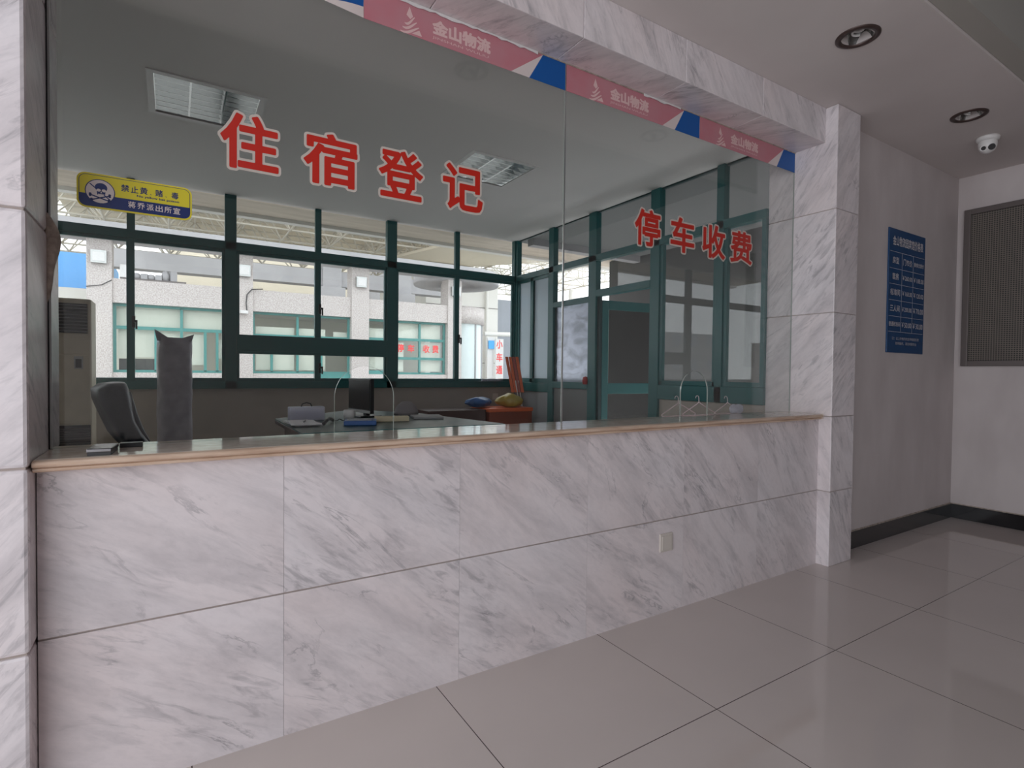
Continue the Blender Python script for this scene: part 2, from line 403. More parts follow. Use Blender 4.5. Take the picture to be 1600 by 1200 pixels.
def poly(mb, pts, y, m, th=.0006):
    mb.prism(pts, 'y', y, y+th, m)
def disc(cx, cz, rx, rz, n=28, a0=0, a1=2*math.pi):
    return [(cx+rx*math.cos(a0+(a1-a0)*k/n), cz+rz*math.sin(a0+(a1-a0)*k/n)) for k in range(n)]
def line2(a, b, r):
    a, b = Vector(a), Vector(b); n = Vector((-(b-a).y, (b-a).x)).normalized()*r
    return [tuple(a-n), tuple(b-n), tuple(b+n), tuple(a+n)]
def rrect(x0, x1, z0, z1, r, n=6):
    out = []
    for cx, cz, a in ((x1-r, z1-r, 0), (x0+r, z1-r, 90), (x0+r, z0+r, 180), (x1-r, z0+r, 270)):
        out += [(cx+r*math.cos(R(a+90*k/n)), cz+r*math.sin(R(a+90*k/n))) for k in range(n+1)]
    return out
def slab_holes(mb, x0, x1, y0, y1, z0, z1, holes, m):
    xs = sorted({x0, x1, *[h[0] for h in holes], *[h[1] for h in holes]}); ys = sorted({y0, y1, *[h[2] for h in holes], *[h[3] for h in holes]})
    for a, b in zip(xs[:-1], xs[1:]):
        for c, d in zip(ys[:-1], ys[1:]):
            mx, my = (a+b)/2, (c+d)/2
            if any(h[0] < mx < h[1] and h[2] < my < h[3] for h in holes): continue
            mb.box(a, b, c, d, z0, z1, m)

# ------------------------------------------------------------------ setting: lobby shell
GY, CY, XL, XR, ZC, BY, OZ = 2.574, 2.337, -.388, 4.336, 3.59, 6.85, 3.444
MB().box(-3, 7.05, -5, 2.40, -.12, 0, MT['floor']).build('floor', **STRUCT)
DL = [(1.76, 1.77), (3.585, 1.745), (5.40, 1.775)]
b = MB(); slab_holes(b, -3, 7.05, 1.385, 2.60, ZC, ZC+.12, [(x-.075, x+.075, y-.075, y+.075) for x, y in DL], MT['ceil'])
b.build('ceiling', **STRUCT)
MB().box(-3, 7.05, 1.262, 1.384, ZC+.02, ZC+.80, pbr('grey_beige_beam_paint', (.40, .385, .35), .9)).build('trim_5', **STRUCT)  # beam strip in a darker grey-beige than the ceiling
MB().box(-3, 7.05, -5, 1.26, ZC+.75, ZC+.85, pbr('recess_shadow_ceiling', (.06, .055, .06), .8)).build('ceiling', **STRUCT)  # deep shadow of the raised recess put into the dark base colour
b = MB(); b.box(4.677, 7.05, 2.388, 2.56, 0, ZC, MT['wall']); b.build('wall_back', **STRUCT)
MB().box(7.05, 7.25, -5, 2.56, -.1, ZC+.9, MT['wall']).build('wall_right', **STRUCT)
MB().box(-1.6, 7.05, -5.2, -5, 0, ZC+.9, pbr('dim_painted_wall', (.36, .34, .33), .7)).build('wall_front', **STRUCT)
MB().box(-3, -1.26, 2.388, 2.56, 0, ZC, MT['wall']).build('wall_left', **STRUCT)
MB().box(6.6, 6.8, 2.57, 7.3, -.1, 3.49, pbr('sky_block_cladding', (.07, .072, .07), .7)).build('wall_right', **STRUCT)  # dark wall added to block the sky behind the partition panes
b = MB(); b.box(4.682, 7.036, 2.372, 2.388, 0, .1465, MT['black']); b.build('baseboard_back', bevel=.002, **STRUCT)
b = MB(); b.box(7.034, 7.05, -5, 2.388, 0, .1465, MT['black']); b.build('baseboard_right', bevel=.002, **STRUCT)
b = MB(); b.box(4.682, 7.036, 2.380, 2.388, .1465, .156, MT['putty']); b.build('trim_1', **STRUCT)
b = MB(); b.box(7.042, 7.05, -5, 2.380, .1465, .156, MT['putty']); b.build('trim_2', **STRUCT)

# ------------------------------------------------------------------ marble: pillars, lintel, counter
G = .0018
def uvr(a): return (R(a), random.uniform(0, 40), random.uniform(0, 40))
ZJ = [0, .588, 1.178, 1.989, 2.791, ZC]
def pillar(x0, x1, y0, y1, angs, label, ch=.006):
    t = thing('marble_pillar', ((x0+x1)/2, (y0+y1)/2, 0), label, 'pillar', kind='structure')
    for i in range(5):
        b = MB(); b.box(x0, x1, y0, y1, ZJ[i]+(G if i else 0), ZJ[i+1]-G, MT['marble'], uv=uvr(angs[i])); b.build('stone_block', t, bevel=ch)
    MB().box(x0+.008, x1-.008, y0+.008, y1-.008, .01, ZC-.01, MT['grout']).build('mortar_core', t)
pillar(XR, 4.677, 2.238, 2.80, (-60, -62, 42, 50, 55), 'white marble clad pillar at the right end of the counter')
pillar(-1.25, XL+.002, 2.238, 2.80, (48, 50, 40, 44, 46), 'white marble clad pillar at the left end of the counter', ch=.012)
t = thing('marble_lintel', (2, 2.45, 3.321), 'veined marble beam over the glass screen under the ceiling', 'lintel', kind='structure')
xs = [XL+.0, 1.1, 1.9, 2.72, 3.52, XR]
for a, c in zip(xs[:-1], xs[1:]):
    MB().box(a+G, c-G, 2.330, 2.62, 3.3215, ZC, MT['marble'], uv=uvr(random.uniform(-70, -45))).build('stone_panel', t, bevel=.004)
MB().box(XL+.005, XR, 2.34, 2.61, 3.33, ZC-.01, MT['grout']).build('mortar_core', t)

cnt = thing('marble_counter', (2, 2.45, 0), 'long marble clad counter with a beige stone top below the glass screen', 'counter')
px = [-.383, .379, 1.173, 1.9735, 2.7727, 3.5527, XR]
for r, (z0, z1) in enumerate(((0, .5845), (.5915, 1.157))):
    for i in range(6):
        a = (-32, -38, -36, -34, -52, -48)[i] if r == 0 else (-30, -36, -42, -44, -48, -56)[i]
        MB().box(px[i]+(.0006 if i else 0), px[i+1]-.0006, CY, CY+.03, z0, z1, MT['marble'], uv=uvr(a)).build('marble_panel', cnt)
MB().box(-.383, XR, CY+.006, 2.62, .001, 1.155, MT['grout']).build('counter_core', cnt)
# stone top with stepped and rounded nosing
prof = [(2.66, 1.157), (2.284, 1.157), (2.277, 1.160), (2.274, 1.165), (2.275, 1.169), (2.280, 1.172), (2.280, 1.174)]
prof += [(2.272-.011*math.sin(R(a)), 1.1845-.0105*math.cos(R(a))) for a in range(0, 181, 30)]
prof += [(2.275, 1.1965), (2.66, 1.1965), (2, 2)]
b = MB(); b.prism(prof[:-1], 'x', -.383, 4.262, MT['cap'])
b.prism([(2.286, 1.1965), (2.66, 1.1965), (2.66, 1.1972), (2.286, 1.1972)], 'x', -.383, 4.262, MT['captop'])
b.box(4.262, XR, 2.30, 2.66, 1.157, 1.1972, MT['captop']); b.build('stone_top', cnt)

# ------------------------------------------------------------------ glass screen on the counter
scr = thing('window_1', (2, GY, 1.197), kind='structure')
def arch(xa, xb, zs, zt, z0):
    cx, r = (xa+xb)/2, (xb-xa)/2
    return [(xa, z0)] + [(cx-r*math.cos(math.pi*k/24), zs+(zt-zs)*math.sin(math.pi*k/24)) for k in range(25)] + [(xb, z0)]
z0, z1 = 1.1985, 3.325
for xa, xb, ar in ((XL+.006, 1.9625, arch(.638, .924, 1.372, 1.519, z0)), (1.9655, XR-.002, arch(3.005, 3.292, 1.372, 1.519, z0))):
    pl = [(xa, z0)] + ar + [(xb, z0), (xb, z1), (xa, z1)]
    b = MB(); b.prism(pl, 'y', GY, GY+.010, MT['glass'], me=MT['glassedge']); b.build('glass_pane', scr)
b = MB(); b.box(XL+.002, XL+.006, GY-.012, GY+.024, 1.1985, 3.32, MT['dark']); b.box(XL+.006, XL+.013, GY-.010, GY-.002, 1.1985, 3.32, MT['alu'])
b.build('edge_channel', scr, bevel=.001)
b = MB(); b.box(1.9595, 1.9685, GY-.0015, GY, 1.199, 3.32, MT['alu']); b.build('seam_seal', scr)
b = MB(); b.box(XL+.02, XR, GY-.004, GY+.014, 3.3155, 3.3225, MT['putty'])
for xa, xb in ((.80, 1.76), (2.60, 2.95)):
    n = int((xb-xa)/.03); lo = [(xa+(xb-xa)*k/n, 3.3145-random.uniform(.001, .013)) for k in range(n+1)]
    b.prism(lo+[(xb, 3.320), (xa, 3.320)], 'y', GY-.0075, GY-.0042, MT['white'])
b.build('top_sealant', scr)
# lump of old plaster in the corner of the glass
b = MB(); pts = []
rings = []
for k in range(13):
    z = 2.06-.028*k; wd = (.006, .016, .024, .029, .029, .025, .021, .018, .016, .014, .012, .009, .004)[k]+random.uniform(-.001, .001)
    rings.append([(XL-.006+wd*(1+math.cos(a))/1.15, GY-.010+.016*math.sin(a)+random.uniform(-.002, .002), z) for a in [2*math.pi*j/10 for j in range(10)]])
b.loft(rings, MT['putty']); b.build('plaster_patch', subsurf=1, label='rough lump of old brown plaster on the left edge of the glass screen', cat='plaster')

# ------------------------------------------------------------------ writing on the glass
def bigchar(ch, x0, x1, z0, z1, label, group):
    b = MB(); V, Fc = glyph(ch); ax, bx = min(v.x for v in V), max(v.x for v in V); az, bz = min(v.y for v in V), max(v.y for v in V)
    sx, sz = (x1-x0)/(bx-ax), (z1-z0)/(bz-az)
    Vb, Fb = glyph(ch, .068, 110); Vr, Fr = glyph(ch, .024, 110)
    def put(mb, V, Fc, y, m):
        k = (x1-x0)/(bx-ax+.136); kz = (z1-z0)/(bz-az+.136); cx, cz = (x0+x1)/2, (z0+z1)/2
        vs = [mb.bm.verts.new((cx+(v.x-(ax+bx)/2)*k, y, cz+(v.y-(az+bz)/2)*kz)) for v in V]; i = mb.mi(m)
        for q in Fc:
            try: f = mb.bm.faces.new([vs[j] for j in q]); f.material_index = i
            except ValueError: pass
    put(b, Vb, Fb, GY-.0012, MT['cream']); o = b.build('glass_lettering', origin=Vector(((x0+x1)/2, GY-.0012, z0)), fix=False, label=label, cat='lettering', group=group)
    r = MB(); put(r, Vr, Fr, GY-.0020, MT['red']); r.build('red_character', o, fix=False)
g1, g2 = 'large red characters on the left glass pane', 'smaller red characters on the right glass pane'
for ch, xa, xb, n in (('住', .158, .404, 'first of the row, by the light grid'), ('宿', .486, .750, 'second from the left of the large row'),
                      ('登', .832, 1.080, 'third from the left of the large row'), ('记', 1.168, 1.424, 'last of the large row')):
    bigchar(ch, xa, xb, 2.335, 2.592, 'large red cream-outlined character on the glass, '+n, g1)
for ch, xa, xb, n in (('停', 2.528, 2.786, 'first from the left'), ('车', 2.862, 3.128, 'second from the left'), ('收', 3.19, 3.468, 'third from the left'), ('费', 3.505, 3.790, 'far right beside the pillar')):
    bigchar(ch, xa, xb, 2.328, 2.590, 'red outlined character on the right glass pane, '+n, g2)

# ---- yellow and blue notice
x0, x1, zb, zt = -.302, .066, 2.098, 2.228
b = MB(); y = GY-.003; b.prism(rrect(x0, x1, zb, zt, .028), 'y', y, GY, MT['yellow'])
o = b.build('warning_sticker', origin=Vector((-.118, GY, zb)), label='yellow and blue rounded warning sticker with skull on the left of the glass', cat='sticker')
b = MB(); b.prism(rrect(x0+.006, x1-.006, zb+.006, zt-.006, .023), 'y', y-.0004, y, MT['navy']); b.build('border_line', o)
b = MB(); rr = rrect(x0+.008, x1-.008, zb+.008, zt-.008, .021)
b.prism([(p[0], max(p[1], zb+.052)) for p in rr], 'y', y-.0008, y-.0004, MT['yellow']); b.build('yellow_field', o)
b = MB(); b.prism(disc(-.232, 2.162, .046, .046), 'y', y-.0012, y-.0008, MT['navy']); b.prism(disc(-.232, 2.162, .043, .043), 'y', y-.0016, y-.0012, MT['stickerwhite'])
b.build('round_badge', o)
b = MB(); yy = y-.0020
sk = disc(-.229, 2.177, .019, .017, 20) ; b.prism(sk, 'y', yy, yy+.0004, MT['navy'])
b.prism([(-.243, 2.170), (-.215, 2.170), (-.217, 2.150), (-.241, 2.150)], 'y', yy, yy+.0004, MT['navy'])
b.prism(disc(-.2365, 2.1665, .0068, .0055, 12), 'y', yy-.0004, yy, MT['stickerwhite']); b.prism(disc(-.2205, 2.1665, .0068, .0055, 12), 'y', yy-.0004, yy, MT['stickerwhite'])
b.prism([(-.2285, 2.163), (-.2255, 2.156), (-.2315, 2.156)], 'y', yy-.0004, yy, MT['stickerwhite'])
b.prism(line2((-.238, 2.1515), (-.219, 2.1515), .0012), 'y', yy-.0004, yy, MT['stickerwhite'])
for p, q in (((-.262, 2.147), (-.205, 2.130)), ((-.203, 2.150), (-.258, 2.128))):
    b.prism(line2(p, q, .0022), 'y', yy, yy+.0004, MT['navy'])
    for e in (p, q): b.prism(disc(e[0], e[1]+.003, .0045, .004, 10), 'y', yy, yy+.0004, MT['navy']); b.prism(disc(e[0], e[1]-.003, .0045, .004, 10), 'y', yy, yy+.0004, MT['navy'])
b.prism(line2((-.263, 2.188), (-.201, 2.134), .0018), 'y', yy-.0002, yy+.0004, MT['navy'])
b.build('skull_emblem', o, fix=False)
b = MB(); y3 = y-.0012
for s_, xa, xb, za, zc in (('禁', -.176, -.150, 2.176, 2.203), ('止', -.145, -.121, 2.176, 2.202), ('黄', -.116, -.091, 2.176, 2.203), ('、', -.083, -.078, 2.177, 2.182), ('赌', -.066, -.041, 2.176, 2.203), ('、', -.033, -.028, 2.177, 2.182), ('毒', -.013, .012, 2.176, 2.203)):
    add_text(b, s_, xa+.008, xb+.008, za, zc, y3, MT['navy'], bold=.02)
add_text(b, 'No yellow bet poison', -.118, .022, 2.160, 2.171, y3, MT['navy'], bold=.03)
for k, s_ in enumerate('蒋乔派出所宣'): add_text(b, s_, -.146+k*.0295, -.122+k*.0295, 2.117, 2.142, y3, MT['stickerwhite'], bold=.015)
b.build('lettering', o, fix=False)

# ---- pink advert strips along the top of the glass
def strip(x0, x1, label, first=False):
    z0, z1 = 3.160, 3.3145; y = GY-.0015; w_ = x1-x0
    b = MB(); xb_t, xw_b, xb_b = x0+.863*w_, x0+.685*w_, x0+.786*w_
    b.prism([(x0, z0), (xw_b, z0), (xb_t, z1), (x0, z1)], 'y', y, GY-.0004, MT['pink'])
    o = b.build('advert_strip', origin=Vector(((x0+x1)/2, GY, z0)), label=label, cat='sticker', group='pink advert strips along the top of the glass')
    b = MB(); b.prism([(xw_b, z0), (xb_b, z0), (xb_t, z1)], 'y', y, GY-.0004, MT['stickerwhite']); b.build('white_corner', o)
    b = MB(); b.prism([(xb_b, z0), (x1-.002, z0), (x1-.002, z1), (xb_t, z1)], 'y', y, GY-.0004, MT['blue']); b.build('blue_panel', o)
    b = MB(); y2 = y-.0004; cx, cz = x0+.190*w_, z0+.035
    # striped drop-shaped mark
    zb_ = z0+.014; W = .050
    b.prism([(cx-.016, zb_+.078), (cx, zb_+.122), (cx+.018, zb_+.078), (cx+.004, zb_+.062)], 'y', y2, y, MT['pinklogo'])
    for k in range(3):
        zc_ = zb_+.052-.022*k; w0 = .026+.011*k
        top = [(cx-w0+2*w0*j/10, zc_+.016*math.cos((j/10-.15)*3.0)*-1+.014*(j/10)) for j in range(11)]
        bot = [(p[0]+.002, p[1]-.013*math.sin(math.pi*(.12+.8*j/10))) for j, p in enumerate(top)]
        b.prism(top+bot[::-1], 'y', y2, y, MT['pinklogo'])
    b.prism([(cx+.012, zb_-.004), (cx+.066, zb_-.004), (cx+.052, zb_+.022)], 'y', y2, y, MT['pinklogo'])
    b.build('company_mark', o)
    b = MB(); add_text(b, '金山物流', x0+.292*w_, x0+.575*w_, z0+.046, z0+.122, y2, MT['pinklogo'], bold=.045)
    add_text(b, 'JINSHAN WULIU', x0+.292*w_, x0+.565*w_, z0+.020, z0+.036, y2, MT['pinklogo'], bold=.0)
    b.build('lettering', o, fix=False)
strip(.766, 1.962, 'pink advert strip above the large characters, left of the glass seam')
strip(1.966, 3.152, 'pink advert strip just right of the glass seam')
strip(3.154, 4.332, 'pink advert strip ending at the right pillar')
b = MB(); y = GY-.0015
b.prism([(.30, 3.19), (.42, 3.172), (.53, 3.176), (.66, 3.19), (.764, 3.213), (.764, 3.3145), (.30, 3.3145)], 'y', y, GY-.0004, MT['blue'])
o = b.build('advert_strip', origin=Vector((.55, GY, 3.16)), label='blue end of an advert strip with a curling white edge at the top left', cat='sticker', group='pink advert strips along the top of the glass')
b = MB(); n = 10
P = []
for k in range(n+1):
    t = k/n; x = .56+.204*t; P += [(x, GY-.002-.012*math.sin(t*3.1), 3.178+.034*t), (x, GY-.003, 3.178-.018*t)]
b.faces(P, [(2*k, 2*k+1, 2*k+3, 2*k+2) for k in range(n)], MT['stickerwhite'], True); b.build('curled_edge', o)

# ------------------------------------------------------------------ lobby ceiling fittings
def downlight(x, y, label):
    t = thing('downlight', (x, y, ZC), label, 'downlight', 'recessed ceiling downlights')
    t['_org'] = (x, y, ZC)
    b = MB(); b.lathe([(.088, 0), (.090, -.010), (.108, -.012), (.121, -.006), (.122, 0)], (x, y, ZC), MT['bronze'], n=40); b.build('trim_ring', t)
    b = MB(); b.lathe([(.089, -.004), (.084, .02), (.074, .06), (.052, .095), (.018, .105), (.0, .105)], (x, y, ZC), pbr('dulled_reflector', (.30, .29, .28), .22, metal=.9), n=40); b.build('reflector', t)
    b = MB()
    pts = [(x-.028+.056*k/2, y+.0, 0) for k in range(3)]
    P = []
    for k in range(25):
        a = 2*math.pi*k/24*1.45; P.append((x+.030*math.cos(a), y+.030*math.sin(a), ZC+.02+.035*k/24))
    b.path(P, .0075, MT['white'], 8); b.tube((x, y, ZC+.05), (x, y, ZC+.10), .022, MT['white']); b.build('lamp', t)
downlight(*DL[0], 'ceiling downlight above the camera, mirrored in the left glass')
downlight(*DL[1], 'brown rimmed ceiling downlight nearer the camera, larger in view')
downlight(*DL[2], 'brown rimmed ceiling downlight farther back, close to the dome camera')

cx, cy = 6.03, 1.845
t = thing('dome_camera', (cx, cy, ZC), 'white ceiling security camera with two round lenses', 'camera')
MB().lathe([(0, 0), (.080, 0), (.083, -.010), (.078, -.028), (.066, -.038), (0, -.038)], (cx, cy, ZC), MT['white'], n=36).build('base', t)
b = MB(); b.lathe([(.064, 0), (.067, -.03), (.063, -.060), (.048, -.088), (.024, -.104), (0, -.108)], (cx, cy, ZC-.030), MT['white'], n=36); eb = b.build('eyeball', t)
dirc = Vector((0-cx, 0-cy, -3.4)).normalized(); side = dirc.cross(Vector((0, 0, 1))).normalized(); c0 = Vector((cx, cy, ZC-.075))
for s_, n_ in ((-1, 'lens'), (1, 'infrared_lamp')):
    c = c0 + dirc*.052 + side*.027*s_; b = MB(); b.tube(c-dirc*.01, c+dirc*.012, .025, MT['white'] if s_ > 0 else MT['dark'], n=20)
    b.tube(c+dirc*.012, c+dirc*.0135, .021 if s_ < 0 else .017, MT['dark'], n=20); b.build(n_, eb)

# ------------------------------------------------------------------ price board, wall screen, switch plate
bx0, bx1, bz0, bz1, by_ = 5.520, 6.258, 1.717, 2.856, 2.3875
b = MB(); b.box(bx0, bx1, by_-.012, by_, bz0, bz1, MT['board']); o = b.build('price_board', label='blue hotel price board with white lettering on the back wall', cat='sign', bevel=.002)
b = MB(); yy = by_-.0132; H = bz1-bz0
def zz(f): return bz1-f*H
rows = [.185, .32, .445, .575, .705, .83]
for f in rows: b.box(bx0+.02, bx1-.02, yy, yy+.001, zz(f)-.0015, zz(f)+.0015, MT['boardtext'])
for fx in (.35, .66): b.box(bx0+fx*.738-.001, bx0+fx*.738+.001, yy, yy+.001, zz(.83), zz(.185), MT['boardtext'])
b.build('ruled_lines', o)
b = MB(); add_text(b, '金山物流园宾馆价格表', bx0+.07, bx1-.05, zz(.135), zz(.055), yy, MT['boardtext'], bold=.02); b.build('title_lettering', o, fix=False)
T = [('房型', '门市价', '散客优惠价'), ('套房', '￥260.00', '￥188.00'), ('标准间', '￥168.00', '￥120.00'), ('三人间', '￥200.00', '￥70.00'), ('普通标准间', '￥50.00', '￥30.00')]
colx = [(.03, .33), (.37, .64), (.68, .97)]
for (a, c), row in zip(zip(rows[:-1], rows[1:]), T):
    for (f0, f1), s_ in zip(colx, row):
        b = MB(); m_ = (a+c)/2; add_text(b, s_, bx0+f0*.738, bx0+f1*.738, zz(m_+.027), zz(m_-.027), yy, MT['boardtext'], bold=.015, keep=True); b.build('lettering', o, fix=False)
b = MB(); add_text(b, '注：以上价格均包含早餐服务费', bx0+.09, bx1-.1, zz(.895), zz(.87), yy, MT['boardtext']); b.build('lettering', o, fix=False)
b = MB(); add_text(b, '如有疑问，请咨询服务台', bx0+.16, bx1-.15, zz(.935), zz(.91), yy, MT['boardtext'])
b.build('lettering', o, fix=False)

t = thing('wall_screen', (7.05, 1.3, 1.61), 'grey framed mesh display panel on the right wall', 'screen')
y0, y1, z0, z1 = .3, 2.318, 1.612, 3.232
b = MB(); b.box(7.015, 7.05, y0+.05, y1-.05, z0+.05, z1-.05, MT['mesh']); b.build('mesh_panel', t)
b = MB()
for q in ((y0, y0+.055, z0, z1), (y1-.055, y1, z0, z1), (y0+.055, y1-.055, z0, z0+.055), (y0+.055, y1-.055, z1-.055, z1)): b.box(6.995, 7.05, *q, MT['frameg'])
b.build('frame', t, bevel=.004)

b = MB(); b.box(2.552, 2.664, CY-.012, CY, .388, .502, MT['screwhite']); o = b.build('switch_plate', label='blank cream socket cover plate on the lower marble panel', cat='switch plate', bevel=.004)
b = MB(); b.box(2.566, 2.650, CY-.0155, CY-.0115, .402, .488, MT['screwhite']); b.build('blank_insert', o, bevel=.002)

# ---- flat metal holder and black block on the counter
t = thing('card_holder', (-.225, 2.43, 1.1972), 'flat dark metal card box lying on the left end of the counter', 'box')
b = MB(); b.box(-.243, -.178, 2.31, 2.45, 1.1974, 1.208, MT['dark'], rot=R(-4)); b.build('base', t)
b = MB(); b.box(-.246, -.175, 2.307, 2.453, 1.208, 1.222, pbr('brushed_lid', (.16, .155, .16), .25, metal=.7), rot=R(-4)); b.build('lid', t, bevel=.003)
b = MB(); b.box(-.172, -.100, 2.50, 2.545, 1.1974, 1.214, MT['dark']); b.build('stapler_box', label='small black block on the counter beside the flat metal box', cat='box', bevel=.002)

# ------------------------------------------------------------------ office shell
MB().box(-2.0, XR+.05, 2.62, BY+.05, -.1, .40, MT['officefloor']).build('floor', **STRUCT)
TF = [(-.13, .56, 4.28, 4.95), (2.25, 2.94, 4.26, 4.93)]
b = MB(); slab_holes(b, -2.0, XR+.05, 2.62, BY+.04, OZ, OZ+.12, TF, MT['officeceil']); b.build('ceiling', **STRUCT)
b = MB(); b.box(-2.1, -2.0, 2.56, BY+.1, -.1, OZ, MT['officeceil']); b.build('wall_left', **STRUCT)
b = MB(); b.box(-2.0, -1.25, 2.56, 2.62, 0, OZ, MT['officewall']); b.build('wall_front', **STRUCT)
b = MB(); b.box(-2.0, XR+.1, BY, BY+.2, -.1, 1.285, MT['officewall']); b.build('wall_back', **STRUCT)
b = MB(); b.box(XR, XR+.12, 5.97, BY, .40, 1.235, pbr('low_wall_tile', (.30, .31, .32), .5)); b.box(XR, XR+.12, 2.80, 4.08, .40, 1.235, MT['officewall']); b.build('wall_right', **STRUCT)
MB().box(-2.1, 9.4, 6.9, 7.82, 3.50, 3.62, MT['soffit']).build('ceiling', **STRUCT)
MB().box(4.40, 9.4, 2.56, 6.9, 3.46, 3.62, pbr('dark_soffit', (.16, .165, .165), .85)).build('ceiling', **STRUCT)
MB().box(-2.1, 9.4, 7.70, 7.82, 3.455, 3.50, MT['whitewall']).build('trim_3', **STRUCT)
MB().box(4.45, 9.4, 6.55, 6.70, 3.36, 3.50, MT['concrete']).build('trim_4', **STRUCT)

# ---- office back window
def frame_bars(name, bars, parent, axis, d0, d1, m, bevel=.003):
    """bars: (a0, a1, z0, z1) along the wall"""
    b = MB()
    for a0, a1, z0, z1 in bars:
        if axis == 'x': b.box(a0, a1, d0, d1, z0, z1, m)
        else: b.box(d0, d1, a0, a1, z0, z1, m)
    return b.build(name, parent, bevel=bevel)
win = thing('window_2', (1.2, BY, 1.285), kind='structure')
D0, D1 = BY-.05, BY+.03
big = [(-2.0, -1.93), (.49, .605), (2.345, 2.475), (XR-.05, XR+.02)]; small = [-.365, 1.49, 3.355]
frame_bars('window_frame', [(a, c, 1.285, OZ) for a, c in big] + [(-2.0, XR, 1.285, 1.37), (-2.0, XR, 2.835, 2.925)], win, 'x', D0, D1, MT['teal'])
for x in small: frame_bars('mullion', [(x-.035, x+.035, 2.925, OZ), (x-.040, x+.030, 1.37, 2.835)], win, 'x', D0+.008, D1-.02, MT['teal'])
for a, c in ((-1.93, .49), (.605, 2.345), (2.475, XR-.05)): frame_bars('window_sash', [(a, c, 1.37, 1.405), (a, c, 2.80, 2.835), (a, a+.03, 1.405, 2.80), (c-.03, c, 1.405, 2.80)], win, 'x', D0+.02, D1-.02, MT['teal'])
frame_bars('crossbar', [(.605, 2.345, 1.715, 1.895), (.605, 2.345, 1.68, 1.715)], win, 'x', D0-.01, D1, MT['teal'])
for x, z in ((-.345, 1.98), (1.505, 2.24), (1.505, 1.53), (3.375, 1.96)):
    b = MB(); b.box(x-.012, x+.016, D0-.012, D0+.01, z-.06, z+.06, MT['dark']); b.box(x+.0, x+.035, D0-.03, D0-.010, z-.005, z+.018, MT['dark']); b.box(x+.018, x+.034, D0-.03, D0-.012, z-.075, z+.01, MT['dark'])
    b.build('window_handle', win, bevel=.002)
b = MB()
for a, c in ((-1.97, XR-.02),): b.box(a, c, BY-.013, BY-.008, 1.35, 3.42, MT['wglass'])
b.build('glass_pane', win)

# ---- glazed partition on the right
w3 = thing('window_3', (XR, 4.8, .40), kind='structure')
E0, E1 = XR-.03, XR+.05
frame_bars('window_frame', [(5.86, 5.97, .40, OZ), (5.0, 5.14, .40, OZ), (4.00, 4.13, .40, OZ), (3.225, 3.305, 1.235, OZ), (BY-.09, BY-.02, 1.235, OZ), (2.80, BY-.09, 2.845, 2.925),
    (2.80, 4.0, 1.235, 1.385), (5.97, BY-.09, 1.235, 1.36), (5.14, 5.86, 2.37, 2.44), (5.14, 5.86, 1.30, 1.385), (4.13, 5.0, 2.42, 2.50), (2.80, 2.84, 1.385, 2.845)], w3, 'y', E0, E1, MT['teal'], .004)
frame_bars('window_sash', [(6.36, 6.43, 1.36, 2.845), (5.97, 6.0, 1.36, 2.845), (6.72, 6.76, 1.36, 2.845), (5.97, 6.76, 1.36, 1.42), (5.97, 6.76, 2.80, 2.845)], w3, 'y', E0+.015, E1-.02, MT['teal'])
frame_bars('window_sash', [(3.96, 4.0, 1.385, 2.845), (3.305, 3.34, 1.385, 2.845), (3.19, 3.225, 1.385, 2.845), (3.305, 4.0, 1.385, 1.43), (2.84, 3.19, 1.385, 1.43)], w3, 'y', E0+.015, E1-.02, MT['teal'])
frame_bars('gasket_and_cover_strip', [(6.34, 6.36, 1.42, 2.80), (5.82, 5.86, 1.385, 2.37), (4.96, 5.0, .4, 2.42), (2.80, BY-.05, 3.428, OZ+.001)], w3, 'y', E0+.03, E1-.01, MT['tealdark'], 0)  # topmost bar is a dark strip added over the bright line under the ceiling
b = MB(); b.box(XR+.005, XR+.010, 5.99, 6.73, 1.40, 2.82, MT['frost']); b.build('frosted_pane', w3)
b = MB(); b.box(XR+.005, XR+.010, 2.83, 3.98, 1.40, 2.84, MT['glass']); b.box(XR+.005, XR+.010, 2.82, BY-.08, 2.90, 3.42, MT['glass']); b.box(XR+.005, XR+.010, 4.12, 5.86, 2.44, 2.86, MT['glass']); b.build('glass_pane', w3)
b = MB(); n = 14
P = []
for i in range(n+1):
    for j in range(n+1): P.append((XR+.012+random.uniform(-.006, .006), 5.13+.74*i/n, 1.36+1.03*j/n))
b.faces(P, [(i*(n+1)+j, (i+1)*(n+1)+j, (i+1)*(n+1)+j+1, i*(n+1)+j+1) for i in range(n) for j in range(n)], MT['film'], True); b.build('film_sheet', w3)
b = MB(); b.box(XR, XR+.02, 5.14, 5.86, .40, 1.30, pbr('grey_panel', (.16, .165, .165), .35)); b.build('lower_panel', w3)
# open door leaf
hx, hy, a = XR+.05, 5.0, R(-8)
door = thing('door_1', (hx, hy, .42), kind='structure')
mt = Matrix.Rotation(a, 3, 'Z')
def leaf(name, parts, m, y0=-.045, y1=0, bevel=.003):
    b = MB()
    for x0, x1, z0, z1 in parts: b.box(hx+x0, hx+x1, hy+y0, hy+y1, z0, z1, m, rot=a, c=(hx, hy, 0))
    return b.build(name, door, bevel=bevel)
leaf('door_frame', [(0, .09, .42, 2.38), (.76, .85, .42, 2.38), (.09, .76, 2.27, 2.38), (.09, .76, 1.25, 1.38), (.09, .76, .42, .55)], MT['teal'])
leaf('glass_pane', [(.09, .76, 1.38, 2.27), (.09, .76, .55, 1.25)], glass_mat('dark_door_glass', .05, (.35, .38, .37)), -.027, -.020, 0)
leaf('door_handle', [(.785, .81, 1.40, 1.58)], MT['chrome'], .0, .03)

